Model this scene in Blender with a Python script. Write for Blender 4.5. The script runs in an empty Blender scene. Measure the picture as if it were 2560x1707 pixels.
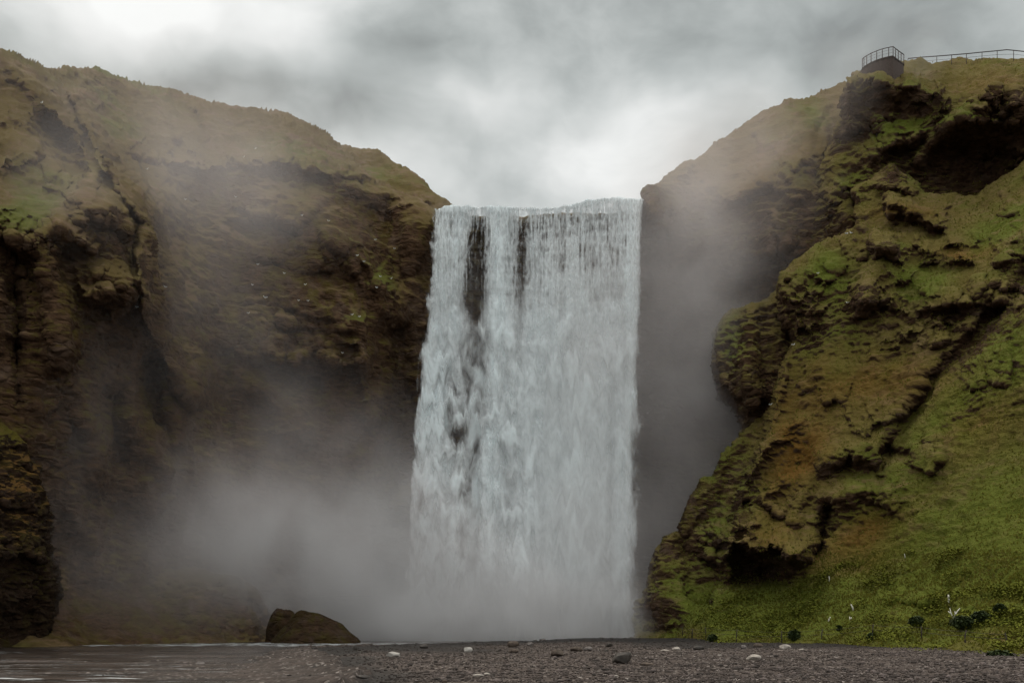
import bpy, math, random
import numpy as np
from mathutils import Vector

random.seed(7)
rng = np.random.default_rng(11)
F = 2489.0; CX = 1280.0; HY = 1565.0; CH = 1.8      # photo focal length in px, centre, horizon row, eye height (m)
scene = bpy.context.scene
COL = scene.collection

# ------------------------------------------------------------------ helpers
def P3(px, py, Y):
    px = np.asarray(px, float); py = np.asarray(py, float); Y = np.asarray(Y, float)
    return np.stack([(px-CX)/F*Y, Y+0*px, CH+(HY-py)/F*Y], -1)

_perm = np.random.default_rng(3).permutation(256).astype(np.int32)
_perm = np.concatenate([_perm, _perm, _perm])
_g = np.random.default_rng(5).normal(size=(256, 3)).astype(np.float32)
_g /= np.linalg.norm(_g, axis=1, keepdims=True)
def pnoise(p):
    """gradient noise, p (...,3), about -1..1"""
    sh = p.shape[:-1]; p = p.reshape(-1, 3).astype(np.float32)
    i = np.floor(p).astype(np.int32); f = p-i; i &= 255
    u = f*f*f*(f*(f*6-15)+10)
    out = np.zeros(len(p), np.float32)
    for dx in (0, 1):
        wx = u[:, 0] if dx else 1-u[:, 0]
        a = _perm[i[:, 0]+dx]
        for dy in (0, 1):
            wy = u[:, 1] if dy else 1-u[:, 1]
            b = _perm[(a+i[:, 1]+dy) & 511]
            for dz in (0, 1):
                wz = u[:, 2] if dz else 1-u[:, 2]
                h = _perm[(b+i[:, 2]+dz) & 511]
                g = _g[h]
                out += wx*wy*wz*(g[:, 0]*(f[:, 0]-dx)+g[:, 1]*(f[:, 1]-dy)+g[:, 2]*(f[:, 2]-dz))
    return (out*1.6).reshape(sh)
def fbm(p, o=4, gain=.5, off=0.):
    s = 0; a = 1.; t = 0
    for k in range(o):
        s = s+a*pnoise(p*(2.03**k)+off+17.3*k); t += a; a *= gain
    return s/t
def ridged(p, o=4, gain=.5, off=0.):
    s = 0; a = 1.; t = 0
    for k in range(o):
        s = s+a*(1-np.abs(pnoise(p*(2.03**k)+off+9.1*k))*1.9); t += a; a *= gain
    return s/t
def sstep(a, b, x):
    t = np.clip((x-a)/(b-a), 0, 1); return t*t*(3-2*t)

def mesh_from(name, V, Fc, mat=None, smooth=True, attrs=None, parent=None):
    """V (n,3); Fc (m,k) int"""
    me = bpy.data.meshes.new(name)
    V = np.ascontiguousarray(V, np.float32); Fc = np.ascontiguousarray(Fc, np.int32)
    k = Fc.shape[1]
    me.vertices.add(len(V)); me.vertices.foreach_set('co', V.ravel())
    me.loops.add(Fc.size); me.loops.foreach_set('vertex_index', Fc.ravel())
    me.polygons.add(len(Fc)); me.polygons.foreach_set('loop_start', np.arange(0, Fc.size, k, dtype=np.int32))
    me.polygons.foreach_set('loop_total', np.full(len(Fc), k, np.int32))
    me.polygons.foreach_set('use_smooth', np.full(len(Fc), smooth, bool))
    me.update(calc_edges=True)
    for n, a in (attrs or {}).items():
        at = me.attributes.new(n, 'FLOAT', 'POINT'); at.data.foreach_set('value', np.ascontiguousarray(a, np.float32).ravel())
    if mat: me.materials.append(mat)
    o = bpy.data.objects.new(name, me); COL.objects.link(o)
    if parent: o.parent = parent
    return o
def grid_faces(nr, nc):
    i = np.arange(nr*nc).reshape(nr, nc)
    return np.stack([i[:-1, :-1], i[1:, :-1], i[1:, 1:], i[:-1, 1:]], -1).reshape(-1, 4)
def tag(o, label=None, cat=None, group=None, kind=None):
    if label: o['label'] = label
    if cat: o['category'] = cat
    if group: o['group'] = group
    if kind: o['kind'] = kind
    return o
def empty(name, loc, rz=0):
    o = bpy.data.objects.new(name, None); COL.objects.link(o); o.location = loc; o.rotation_euler = (0, 0, rz)
    o.empty_display_size = .3
    return o

# ------------------------------------------------------------------ node helpers
class NT:
    def __init__(s, tree): s.t = tree; s.n = tree.nodes; s.l = tree.links
    def new(s, typ, **kw):
        n = s.n.new(typ)
        for k, v in kw.items(): setattr(n, k, v)
        return n
    def put(s, node, sock, v):
        i = node.inputs[sock]
        if isinstance(v, bpy.types.NodeSocket): s.l.new(v, i)
        elif v is not None: i.default_value = v
    def math(s, op, a, b=None, c=None, clamp=False):
        n = s.new('ShaderNodeMath', operation=op); n.use_clamp = clamp
        s.put(n, 0, a)
        if b is not None: s.put(n, 1, b)
        if c is not None: s.put(n, 2, c)
        return n.outputs[0]
    def vmath(s, op, a, b=None, scale=None):
        n = s.new('ShaderNodeVectorMath', operation=op); s.put(n, 0, a)
        if b is not None: s.put(n, 1, b)
        if scale is not None: s.put(n, 'Scale', scale)
        return n.outputs['Value'] if op in ('LENGTH', 'DOT_PRODUCT') else n.outputs[0]
    def noise(s, vec, scale, detail=4, rough=.55, dist=0., out=0):
        n = s.new('ShaderNodeTexNoise'); s.put(n, 'Vector', vec); s.put(n, 'Scale', scale); s.put(n, 'Detail', detail)
        s.put(n, 'Roughness', rough); s.put(n, 'Distortion', dist)
        return n.outputs[out]
    def mix(s, f, a, b, blend='MIX'):
        n = s.new('ShaderNodeMix', data_type='RGBA', blend_type=blend)
        s.put(n, 0, f); s.put(n, 6, a); s.put(n, 7, b)
        return n.outputs[2]
    def rng(s, v, a, b, c=0., d=1., smooth=True):
        n = s.new('ShaderNodeMapRange'); n.interpolation_type = 'SMOOTHSTEP' if smooth else 'LINEAR'
        s.put(n, 'Value', v); s.put(n, 'From Min', a); s.put(n, 'From Max', b); s.put(n, 'To Min', c); s.put(n, 'To Max', d)
        return n.outputs[0]
    def attr(s, name): return s.new('ShaderNodeAttribute', attribute_name=name).outputs['Fac']
def newmat(name):
    m = bpy.data.materials.new(name); m.use_nodes = True
    t = NT(m.node_tree); t.n.clear()
    t.out = t.new('ShaderNodeOutputMaterial')
    return m, t
def C(r, g, b): return (r, g, b, 1)
def simple(name, col, rough=.8, var=.25, scale=6., bump=.2, metallic=0.):
    m, t = newmat(name)
    tc = t.new('ShaderNodeTexCoord').outputs['Object']
    nz = t.noise(tc, scale, 6, .65)
    c2 = C(*[x*(1+var) for x in col]); c1 = C(*[x*(1-var) for x in col])
    b = t.new('ShaderNodeBsdfPrincipled'); t.put(b, 'Base Color', t.mix(t.rng(nz, .35, .65), c1, c2))
    t.put(b, 'Roughness', rough); t.put(b, 'Metallic', metallic); t.put(b, 'Specular IOR Level', .25)
    bp = t.new('ShaderNodeBump'); t.put(bp, 'Strength', bump); t.put(bp, 'Distance', .1); t.put(bp, 'Height', nz)
    t.l.new(bp.outputs[0], b.inputs['Normal']); t.l.new(b.outputs[0], t.out.inputs[0])
    return m

# ------------------------------------------------------------------ hillside material
def hill_material(name, green=1.0, rockbias=0.0, tint=(1, 1, 1), rk=1.0):
    m, t = newmat(name)
    geo = t.new('ShaderNodeNewGeometry')
    pos = geo.outputs['Position']
    sep = t.new('ShaderNodeSeparateXYZ'); t.l.new(geo.outputs['Normal'], sep.inputs[0]); nz = sep.outputs[2]
    flat = t.vmath('MULTIPLY', pos, (1., 1., 2.6))
    vert = t.vmath('MULTIPLY', pos, (1., 1., .35))
    nA = t.noise(pos, .06, 5, .6)           # large colour drifts
    nB = t.noise(flat, .45, 6, .65, .4)     # tufts and terracettes
    nC = t.noise(flat, 2.4, 5, .7)          # fine grass
    nD = t.noise(pos, .16, 5, .6, .3)
    ar = t.attr('rock'); ag = t.attr('green'); ao = t.attr('ochre')
    # grass colour
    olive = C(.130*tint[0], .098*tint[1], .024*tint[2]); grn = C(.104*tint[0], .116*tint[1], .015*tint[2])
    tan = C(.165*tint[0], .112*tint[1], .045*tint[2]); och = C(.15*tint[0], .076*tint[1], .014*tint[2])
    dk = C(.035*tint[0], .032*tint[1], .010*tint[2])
    g = t.mix(t.rng(t.math('ADD', nA, t.math('MULTIPLY', ag, .35)), .5, .72), olive, grn)
    g = t.mix(t.math('MULTIPLY', t.rng(t.math('ADD', nB, t.math('MULTIPLY', nD, .6)), .78, 1.0), t.math('SUBTRACT', 1., ag, clamp=True)), g, tan)
    g = t.mix(t.math('MULTIPLY', ao, t.rng(nD, .3, .6, .35, 1.)), g, och)
    g = t.mix(t.rng(nC, .40, .26, 0, .7), g, dk)
    g = t.mix(t.rng(nC, .56, .75, 0, .35), g, t.mix(.5, g, C(.26, .22, .08)))
    # rock colour
    rA = t.noise(flat, .9, 8, .7, .3)
    r = t.mix(t.rng(rA, .35, .68), C(.050, .028, .015), C(.125, .073, .043))
    r = t.mix(t.rng(t.noise(pos, .35, 5, .6), .5, .7, 0, .6), r, C(.15, .105, .08))
    mossy = t.mix(t.rng(nB, .4, .6), C(.07, .044, .012), C(.105, .082, .022))
    r = t.mix(t.math('MULTIPLY', t.rng(t.noise(vert, .5, 6, .65), .43, .57), t.rng(nz, -.25, .35)), r, mossy)
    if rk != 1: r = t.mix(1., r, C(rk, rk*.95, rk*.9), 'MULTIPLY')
    f = t.math('ADD', nz, t.math('MULTIPLY', t.math('SUBTRACT', nB, .5), 1.1))
    f = t.math('ADD', f, t.math('MULTIPLY', t.math('SUBTRACT', nD, .5), .8))
    f = t.math('SUBTRACT', f, t.math('ADD', t.math('MULTIPLY', ar, 1.1), rockbias))
    f = t.math('ADD', f, t.math('MULTIPLY', ag, .35)); f = t.math('ADD', f, t.math('MULTIPLY', ao, .3))
    f = t.math('ADD', t.math('MULTIPLY', t.rng(f, -.22, .55), .6), t.math('MULTIPLY', t.rng(f, .02, .36), .4))
    col = t.mix(f, r, g)
    b = t.new('ShaderNodeBsdfPrincipled'); t.put(b, 'Base Color', col); t.put(b, 'Roughness', .95)
    t.put(b, 'Specular IOR Level', .12)
    h = t.math('ADD', t.math('MULTIPLY', nB, .6), t.math('MULTIPLY', nC, .35))
    vo = t.new('ShaderNodeTexVoronoi', feature='DISTANCE_TO_EDGE'); t.put(vo, 'Scale', .55); t.put(vo, 'Vector', t.vmath('ADD', flat, t.vmath('SCALE', t.noise(pos, .5, 4, .6, 0, 1), scale=2.2)))
    crk = t.math('MULTIPLY', t.rng(vo.outputs[0], 0, .22), t.math('SUBTRACT', 1., f))
    h = t.math('ADD', h, t.math('MULTIPLY', rA, .5)); h = t.math('ADD', h, t.math('MULTIPLY', crk, .35))
    bp = t.new('ShaderNodeBump'); t.put(bp, 'Strength', .9); t.put(bp, 'Distance', .55); t.put(bp, 'Height', h)
    t.l.new(bp.outputs[0], b.inputs['Normal']); t.l.new(b.outputs[0], t.out.inputs[0])
    return m

# ------------------------------------------------------------------ relief builder
def seg_dist(U, V, pts, closed):
    pts = np.array(pts, float); n = len(pts); best = np.full(U.shape, 1e18); bx = np.zeros(U.shape); by = np.zeros(U.shape)
    cr = np.zeros(U.shape); up = np.zeros(U.shape)
    lens = [np.hypot(*(pts[(k+1) % n]-pts[k])) for k in range(n if closed else n-1)]
    tot = sum(lens); acc = 0
    inside = np.zeros(U.shape, bool)
    for k in range(n if closed else n-1):
        a = pts[k]; b = pts[(k+1) % n]; d = b-a; L2 = d@d+1e-9
        rx = U-a[0]; ry = V-a[1]
        t = np.clip((rx*d[0]+ry*d[1])/L2, 0, 1)
        x = a[0]+t*d[0]; y = a[1]+t*d[1]; dd = (U-x)**2+(V-y)**2
        m = dd < best
        best = np.where(m, dd, best); bx = np.where(m, x, bx); by = np.where(m, y, by)
        cr = np.where(m, np.sign(d[0]*ry-d[1]*rx), cr); up = np.where(m, (acc+t*lens[k])/tot, up)
        acc += lens[k]
        if closed:
            c = ((a[1] > V) != (b[1] > V)) & (U < (b[0]-a[0])*(V-a[1])/((b[1]-a[1]) if abs(b[1]-a[1]) > 1e-9 else 1e-9)+a[0])
            inside ^= c
    return np.sqrt(best), bx, by, cr, up, inside

def rbf(cps, U, V, s=60.):
    c = np.array(cps, float); n = len(c); sc = 1000.
    X = c[:, :2]/sc; s = s/sc
    A = np.sqrt(((X[:, None]-X[None])**2).sum(-1)+s*s)
    Pm = np.c_[np.ones(n), X]
    M = np.block([[A+1e-4*np.eye(n)*0, Pm], [Pm.T, np.zeros((3, 3))]])
    w = np.linalg.solve(M, np.r_[c[:, 2], 0, 0, 0])
    u = U/sc; v = V/sc
    out = w[n]+w[n+1]*u+w[n+2]*v
    for k in range(n): out = out+w[k]*np.sqrt((u-X[k, 0])**2+(v-X[k, 1])**2+s*s)
    return out

def relief(name, poly, bbox, step, cps, feats=(), patches=(), roll=(25, 3.), backk=.25, amps=(1., 1., 1.), mat=None,
           warp=15., seed=0., flute=0., strata=.5, dmin=20, cushion=.5, lumpy=None, browk=.85):
    us = np.arange(bbox[0], bbox[2]+step, step, float); vs = np.arange(bbox[1], bbox[3]+step, step, float)
    U, V = np.meshgrid(us, vs)
    q = np.stack([U/70., V/70., 0*U+seed], -1)
    Wu = U+warp*fbm(q, 4); Wv = V+warp*fbm(q, 4, off=31.)
    # outline roughened a little
    d, bx, by, _, _, ins = seg_dist(U, V, poly, True)
    out = ~ins
    Up = np.where(out, bx, U); Vp = np.where(out, by, V)
    D = rbf(cps, Up, Vp)
    Wu = np.where(out, bx, Wu); Wv = np.where(out, by, Wv)
    for ft in feats:
        kind, pts, amp, w = ft[:4]
        pa = np.array(pts, float); mg = 4*w*1.3+60+(6*w if kind == 'step' else 0)
        i0 = max(int((pa[:, 1].min()-mg-bbox[1])/step), 0); i1 = int((pa[:, 1].max()+mg-bbox[1])/step)+1
        j0 = max(int((pa[:, 0].min()-mg-bbox[0])/step), 0); j1 = int((pa[:, 0].max()+mg-bbox[0])/step)+1
        if i1 <= i0 or j1 <= j0: continue
        W = (slice(i0, i1), slice(j0, j1))
        fd, _, _, cr, up, _ = seg_dist(Wu[W], Wv[W], pts, False)
        if kind == 'bulge':
            D[W] -= amp*np.exp(-(fd/w)**2)
        elif kind == 'brow':
            s = fd*cr
            fade = sstep(0, .12, up)*sstep(0, .12, 1-up)
            mod = .3+.8*sstep(-.35, .35, fbm(np.stack([U[W]/45., V[W]/45., 0*U[W]+pts[0][0]*.01], -1), 3))
            bn = w*.9+14*fbm(np.stack([U[W]/30., V[W]/30., 0*U[W]+2], -1), 3)
            D[W] -= amp*.75*browk*mod*fade*np.where(s < 0, np.exp(-(s/60.)**2), 1-sstep(0, 1, s/np.maximum(bn, 8)))
            D[W] += amp*.5*browk*mod*fade*sstep(-3, 13, s)*np.exp(-(np.maximum(s, 0)/w)**2)
        elif kind == 'step':            # right/below side pushed back
            s = fd*cr
            D[W] += amp*sstep(-4, w, s)*sstep(0, .05, up)*sstep(0, .05, 1-up)*np.exp(-(np.maximum(s, 0)/(w*5))**2)
    rw, R = roll
    e = np.clip(1-d/rw, 0, 1)
    D = np.where(ins, D+R*(1-np.sqrt(np.clip(1-e*e, 0, 1))), D+R+d*backk)
    D = np.maximum(D, dmin)
    P = P3(Up, Vp, D)
    P[..., 2] -= np.where(out, d*backk*.12, 0)
    def normals(P):
        du = np.gradient(P, axis=1); dv = np.gradient(P, axis=0)
        n = np.cross(dv, du); n /= np.linalg.norm(n, axis=-1, keepdims=True)+1e-9
        return n
    for _ in range(1):
        N = normals(P)
        s = np.sign((N*(-P)).sum(-1)); ok = ins[..., None]
        if np.median(s[ins]) < 0: N = -N
        nzv = N[..., 2]
        steep = sstep(.75, .25, nzv)
        big = ridged(P/13.+seed, 3)-.45
        lump = fbm(P/4.2+seed, 4)
        fl = ridged(np.stack([P[..., 0]/5., P[..., 1]/5., P[..., 2]/30.], -1)+seed, 3)-.5
        st = ridged(np.stack([P[..., 0]/9., P[..., 1]/9., P[..., 2]/1.9+.5*fbm(P/8, 2)], -1)+seed, 3)-.5
        fine = fbm(np.stack([P[..., 0]/1.3, P[..., 1]/1.3, P[..., 2]/.75], -1)+seed, 4, .62)
        cush = np.abs(fbm(np.stack([P[..., 0]/3.1, P[..., 1]/3.1, P[..., 2]/1.35], -1)+seed+5, 3, .45))
        cush2 = np.abs(fbm(np.stack([P[..., 0]/1.25, P[..., 1]/1.25, P[..., 2]/.6], -1)+seed+15, 3, .5))
        where = sstep(-.2, .3, fbm(P/11.+seed+3, 3)*1.3+lumpy(Wu, Wv) if lumpy else fbm(P/9.+seed+3, 3))
        disp = cushion*where*(cush*2.2-.5+(cush2*1.0-.2)*.8)+amps[0]*big*1.5+amps[1]*lump*1.0+amps[2]*fine*.42*(.6+.6*steep)+flute*fl*steep*1.6+strata*st*steep*.75
        k = np.where(ins, 1., np.exp(-d/30.))
        P = P+N*(disp*k)[..., None]
    at = {}
    for nm in ('rock', 'green', 'ochre'):
        a = np.zeros(U.shape)
        for pt in patches:
            if pt[0] != nm: continue
            x, y, rx, ry, am = pt[1:6]; th = math.radians(pt[6]) if len(pt) > 6 else 0
            dx = Wu-x; dy = Wv-y; xx = dx*math.cos(th)+dy*math.sin(th); yy = -dx*math.sin(th)+dy*math.cos(th)
            v = am*np.exp(-((xx/rx)**2+(yy/ry)**2)); a = a+v
        at[nm] = np.clip(a, -1.2, 1.2).ravel()
    o = mesh_from(name, P.reshape(-1, 3), grid_faces(len(vs), len(us))[:, ::1], mat, True, at)
    o['_tmp'] = 0; del o['_tmp']
    return o, U, V, P, normals(P), ins

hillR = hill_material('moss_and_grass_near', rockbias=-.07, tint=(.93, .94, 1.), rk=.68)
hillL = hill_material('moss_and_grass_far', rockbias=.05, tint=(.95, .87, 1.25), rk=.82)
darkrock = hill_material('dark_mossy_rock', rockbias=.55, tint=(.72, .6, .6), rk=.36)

# ================================================================== LEFT CLIFF
L1_poly = [(-420, 40), (0, 118), (40, 126), (65, 148), (100, 163), (150, 177), (240, 176), (290, 196), (330, 205), (430, 230), (500, 248),
           (560, 265), (600, 262), (640, 264), (720, 288), (770, 313), (820, 335), (850, 358), (885, 398), (930, 440), (1000, 480),
           (1050, 508), (1075, 530), (1200, 575), (1250, 1760), (-420, 1760)]
L1_cps = [(-420, 100, 108), (0, 118, 118), (250, 178, 138), (600, 264, 150), (850, 360, 154), (1000, 480, 146), (1080, 535, 141),
    (-420, 500, 84), (0, 250, 108), (0, 400, 97), (0, 560, 90), (0, 640, 89), (-420, 1000, 78), (-420, 1600, 74),
    (130, 420, 104), (130, 600, 93), (150, 260, 116), (230, 350, 116), (240, 480, 101), (310, 560, 101), (330, 640, 101), (340, 760, 99), (250, 700, 97),
    (400, 300, 138), (600, 350, 143), (750, 400, 143), (480, 390, 133),
    (350, 430, 122), (450, 430, 130), (440, 600, 122), (440, 800, 118), (550, 600, 128), (650, 470, 135), (650, 600, 131), (650, 800, 128),
    (850, 480, 139), (850, 650, 133), (900, 800, 132), (950, 560, 139), (1000, 650, 138), (1080, 700, 142), (1080, 1000, 143), (1080, 1590, 143), (1250, 800, 147), (1250, 1600, 147),
    (0, 900, 90), (130, 900, 93), (250, 900, 100), (340, 900, 106), (450, 1000, 116), (600, 1000, 126), (750, 1000, 131), (920, 1000, 134),
    (150, 1200, 97), (300, 1200, 106), (450, 1250, 116), (700, 1250, 130), (950, 1300, 138), (1000, 1590, 140),
    (130, 1500, 100), (250, 1500, 106), (400, 1500, 113), (600, 1500, 126), (800, 1550, 134),
    (130, 1600, 93), (250, 1600, 98), (400, 1600, 105), (600, 1600, 116), (800, 1600, 130), (150, 1720, 70), (600, 1720, 95), (-100, 1600, 90)]
L1_feats = [
    ('brow', [(270, 405), (330, 395), (400, 400), (500, 425), (620, 415), (700, 408), (790, 425), (900, 450), (990, 500), (1060, 545)], 4.5, 70),
    ('bulge', [(620, 410), (700, 400), (800, 420), (930, 490)], 2.5, 28),
    ('brow', [(560, 545), (640, 540), (700, 555), (760, 590)], 3.2, 40),
    ('brow', [(600, 640), (680, 650), (760, 670), (850, 672)], 1.6, 18),
    ('brow', [(610, 745), (700, 760), (800, 790), (860, 800)], 1.6, 20),
    ('brow', [(690, 820), (790, 815), (900, 825)], 1.8, 20),
    ('brow', [(590, 880), (690, 905), (780, 915), (880, 905), (930, 890)], 5.5, 60),
    ('brow', [(800, 620), (860, 650), (900, 700), (945, 770)], 3.2, 45),
    ('bulge', [(820, 590), (900, 640), (945, 700), (960, 770)], 1.8, 22),
    ('bulge', [(900, 800), (915, 900), (910, 1050)], 2.2, 26),
    ('bulge', [(960, 560), (985, 620), (1000, 700)], -2.5, 30),
    ('bulge', [(990, 850), (1000, 1000), (1000, 1200)], -4, 40),
    ('bulge', [(640, 960), (690, 1000), (740, 1080)], 3, 40),
    # near left spur
    ('step', [(150, 215), (200, 300), (245, 420), (300, 500), (345, 560), (330, 640), (335, 700), (350, 790), (400, 900), (470, 1040)][::-1], -5, 14),
    ('bulge', [(40, 180), (120, 260), (190, 330), (235, 440)], 3.5, 26),
    ('brow', [(120, 215), (180, 240), (240, 255), (300, 250)], 2.5, 28),
    ('bulge', [(130, 320), (170, 370), (190, 420)], -4, 30),
    ('bulge', [(150, 465)], 2.5, 22), ('brow', [(120, 470), (150, 462), (172, 470)], 2.5, 30),
    ('bulge', [(220, 495), (290, 520), (320, 545)], 3, 30),
    ('brow', [(180, 560), (230, 548), (280, 555), (325, 600)], 3.5, 36),
    ('brow', [(190, 515), (215, 490), (240, 495)], 1.5, 22),
    ('bulge', [(160, 570), (200, 600)], 2, 22), ('brow', [(150, 610), (200, 600), (232, 630)], 2.8, 26),
    ('brow', [(-60, 585), (10, 578), (60, 608), (120, 612), (152, 640)], 5.5, 95),
    ('brow', [(0, 300), (50, 310), (100, 300)], 1.8, 25), ('brow', [(0, 400), (50, 410), (115, 395)], 2., 28),
    ('bulge', [(110, 640), (140, 760), (160, 900)], 2.5, 34), ('bulge', [(30, 640), (40, 800), (45, 1000)], -2.5, 12),
    ('bulge', [(230, 690), (320, 700)], 2., 34),
    ('brow', [(190, 750), (240, 740), (300, 735), (348, 750)], 4.5, 70),
    ('bulge', [(340, 800), (420, 960), (440, 1100)], 1.8, 20),
    ('bulge', [(470, 760), (480, 880), (500, 1000)], 1.8, 22), ('bulge', [(380, 900), (385, 1050)], -2.5, 30),
    ('bulge', [(190, 960), (230, 1100), (250, 1220)], 2.5, 28), ('bulge', [(320, 1050), (380, 1130), (420, 1180)], 2, 26),
    ('bulge', [(270, 1000), (290, 1150)], -3, 34), ('bulge', [(540, 900), (560, 1100)], -2.5, 40),
    ('bulge', [(280, 1250), (370, 1350), (430, 1480)], -1.6, 40), ('bulge', [(200, 1300), (260, 1420)], 1.6, 40),
    ('brow', [(420, 330), (470, 370), (520, 375)], 1.4, 22),
    ('bulge', [(440, 250), (480, 300), (540, 380)], -2, 20),
]
L1_pat = [
    ('rock', 760, 650, 200, 120, .75), ('rock', 700, 900, 280, 110, .55), ('rock', 930, 1100, 130, 330, .5), ('rock', 900, 520, 110, 60, .45, 35), ('rock', 560, 480, 130, 60, .5),
    ('rock', 70, 760, 100, 130, .5), ('rock', 300, 830, 110, 90, .5), ('rock', 400, 1050, 300, 160, .5), ('rock', 100, 1050, 200, 200, .6),
    ('rock', 160, 360, 40, 50, .5), ('rock', 280, 570, 60, 40, .4), ('rock', 240, 200, 90, 22, .5, 12), ('rock', 420, 1300, 300, 110, .3),
    ('green', 955, 720, 55, 90, .75), ('green', 890, 800, 90, 40, .5, 20), ('green', 900, 620, 80, 30, .35, 45), ('green', 960, 890, 40, 60, .4),
    ('rock', 330, 1570, 420, 70, 1.2), ('green', 200, 1590, 90, 10, .5), ('green', 60, 540, 80, 50, .7), ('green', 300, 330, 160, 40, .35), ('green', 120, 460, 60, 60, .2), ('green', 220, 1180, 60, 90, .4),
    ('green', 330, 1010, 60, 90, .4), ('ochre', 90, 700, 60, 80, .5), ('ochre', 950, 900, 50, 70, .4), ('ochre', 1000, 1000, 60, 300, .2), ('ochre', 160, 1050, 90, 120, .3),
    ('rock', 300, 290, 400, 60, -.35, 12), ('rock', 640, 330, 250, 50, -.3, 12), ('green', 560, 850, 80, 70, .4), ('rock', 350, 1500, 300, 60, .35),
]
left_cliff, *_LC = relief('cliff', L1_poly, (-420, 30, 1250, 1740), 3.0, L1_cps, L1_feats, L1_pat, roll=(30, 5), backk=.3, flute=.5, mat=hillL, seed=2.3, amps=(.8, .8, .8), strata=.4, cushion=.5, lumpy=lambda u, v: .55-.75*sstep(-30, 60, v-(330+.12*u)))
tag(left_cliff, 'steep brown green mossy cliff and grassy hillside left of the waterfall', 'cliff', kind='structure')

# far hill behind the lip, left
Lf_poly = [(700, 330), (850, 359), (900, 366), (945, 376), (962, 390), (1000, 412), (1040, 438), (1090, 480), (1120, 500), (1145, 520), (1190, 560), (1190, 640), (700, 640)]
o, *_ = relief('hill', Lf_poly, (700, 320, 1200, 640), 3., [(700, 330, 185), (945, 376, 185), (1140, 515, 172), (700, 640, 165), (1190, 640, 160), (900, 500, 168), (1100, 560, 160)],
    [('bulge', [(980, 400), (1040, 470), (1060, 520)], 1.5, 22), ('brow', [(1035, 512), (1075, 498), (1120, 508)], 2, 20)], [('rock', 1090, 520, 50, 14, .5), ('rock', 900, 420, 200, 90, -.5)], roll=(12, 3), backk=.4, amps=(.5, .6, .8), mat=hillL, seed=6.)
tag(o, 'smooth grassy hill behind the left shoulder of the waterfall', 'hill', kind='structure')

# rock spur at the waterside, in the mist
Sp_poly = [(330, 1420), (420, 1412), (510, 1425), (560, 1430), (600, 1440), (632, 1468), (655, 1492), (668, 1520), (690, 1545), (700, 1640), (250, 1640), (250, 1480)]
o, *_ = relief('hillock', Sp_poly, (240, 1400, 720, 1640), 2.5, [(300, 1440, 113), (560, 1430, 121), (680, 1540, 122), (400, 1600, 109), (600, 1600, 115), (250, 1600, 104), (500, 1500, 114)],
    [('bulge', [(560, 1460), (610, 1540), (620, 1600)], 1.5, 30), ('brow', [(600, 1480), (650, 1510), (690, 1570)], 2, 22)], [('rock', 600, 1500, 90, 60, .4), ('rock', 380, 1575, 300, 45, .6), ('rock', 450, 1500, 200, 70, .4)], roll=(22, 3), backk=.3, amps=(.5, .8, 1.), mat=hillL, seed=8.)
tag(o, 'low mossy spur fading into the spray at the foot of the left cliff', 'hill', kind='structure')

# near dark rock at left edge
Nr_poly = [(-420, 1000), (-100, 1035), (0, 1053), (40, 1068), (78, 1100), (84, 1140), (103, 1162), (98, 1200), (106, 1240), (117, 1285), (118, 1330), (128, 1390), (143, 1430),
           (145, 1480), (136, 1530), (128, 1570), (100, 1606), (60, 1618), (40, 1700), (-420, 1700)]
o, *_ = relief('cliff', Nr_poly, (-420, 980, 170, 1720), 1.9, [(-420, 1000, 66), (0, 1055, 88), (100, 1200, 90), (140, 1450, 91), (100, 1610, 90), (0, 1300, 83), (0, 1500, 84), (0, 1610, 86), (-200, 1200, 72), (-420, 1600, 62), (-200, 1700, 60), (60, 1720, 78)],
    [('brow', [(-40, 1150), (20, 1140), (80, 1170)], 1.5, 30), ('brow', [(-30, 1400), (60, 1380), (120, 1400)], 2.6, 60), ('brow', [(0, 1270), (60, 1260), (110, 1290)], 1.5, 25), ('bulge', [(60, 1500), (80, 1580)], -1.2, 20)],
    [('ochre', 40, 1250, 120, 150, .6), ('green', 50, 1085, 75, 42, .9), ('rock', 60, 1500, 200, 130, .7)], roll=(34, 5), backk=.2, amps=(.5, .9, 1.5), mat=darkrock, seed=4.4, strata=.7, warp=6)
tag(o, 'dark mossy rock outcrop in shade at the left edge of the river', 'rock outcrop', kind='structure')

# ================================================================== BACK WALL AND RIGHT HILL
R1_poly = [(960, 560), (1090, 545), (1300, 545), (1500, 530), (1612, 524), (1615, 500), (1611, 478), (1622, 466), (1650, 457), (1668, 440), (1700, 418), (1740, 395), (1780, 372), (1820, 338), (1860, 312), (1900, 284), (1930, 267),
           (1975, 250), (2030, 238), (2070, 226), (2112, 214), (2200, 205), (2500, 240), (2500, 1740), (960, 1740)]
R1_cps = [(960, 560, 150), (1300, 545, 150), (1500, 535, 149), (1612, 520, 141), (1615, 470, 142), (1700, 418, 148), (1860, 312, 156), (2030, 238, 160), (2200, 205, 160), (2500, 240, 160),
    (1300, 800, 149), (1300, 1200, 149), (1300, 1700, 146), (960, 1000, 150), (960, 1700, 150), (1620, 560, 142), (1650, 640, 145), (1650, 1000, 150), (1650, 1400, 150), (1650, 1700, 146),
    (1700, 500, 145), (1800, 450, 147), (1900, 380, 149), (2000, 300, 150), (2060, 330, 145), (1750, 600, 143), (1850, 540, 141), (1950, 480, 139), (2050, 420, 139), (1850, 650, 142), (1950, 620, 138), (1950, 740, 140), (1850, 800, 146),
    (1900, 1000, 148), (2200, 600, 138), (2500, 600, 138), (2300, 1200, 140), (2500, 1700, 140), (2000, 560, 137)]
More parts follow.
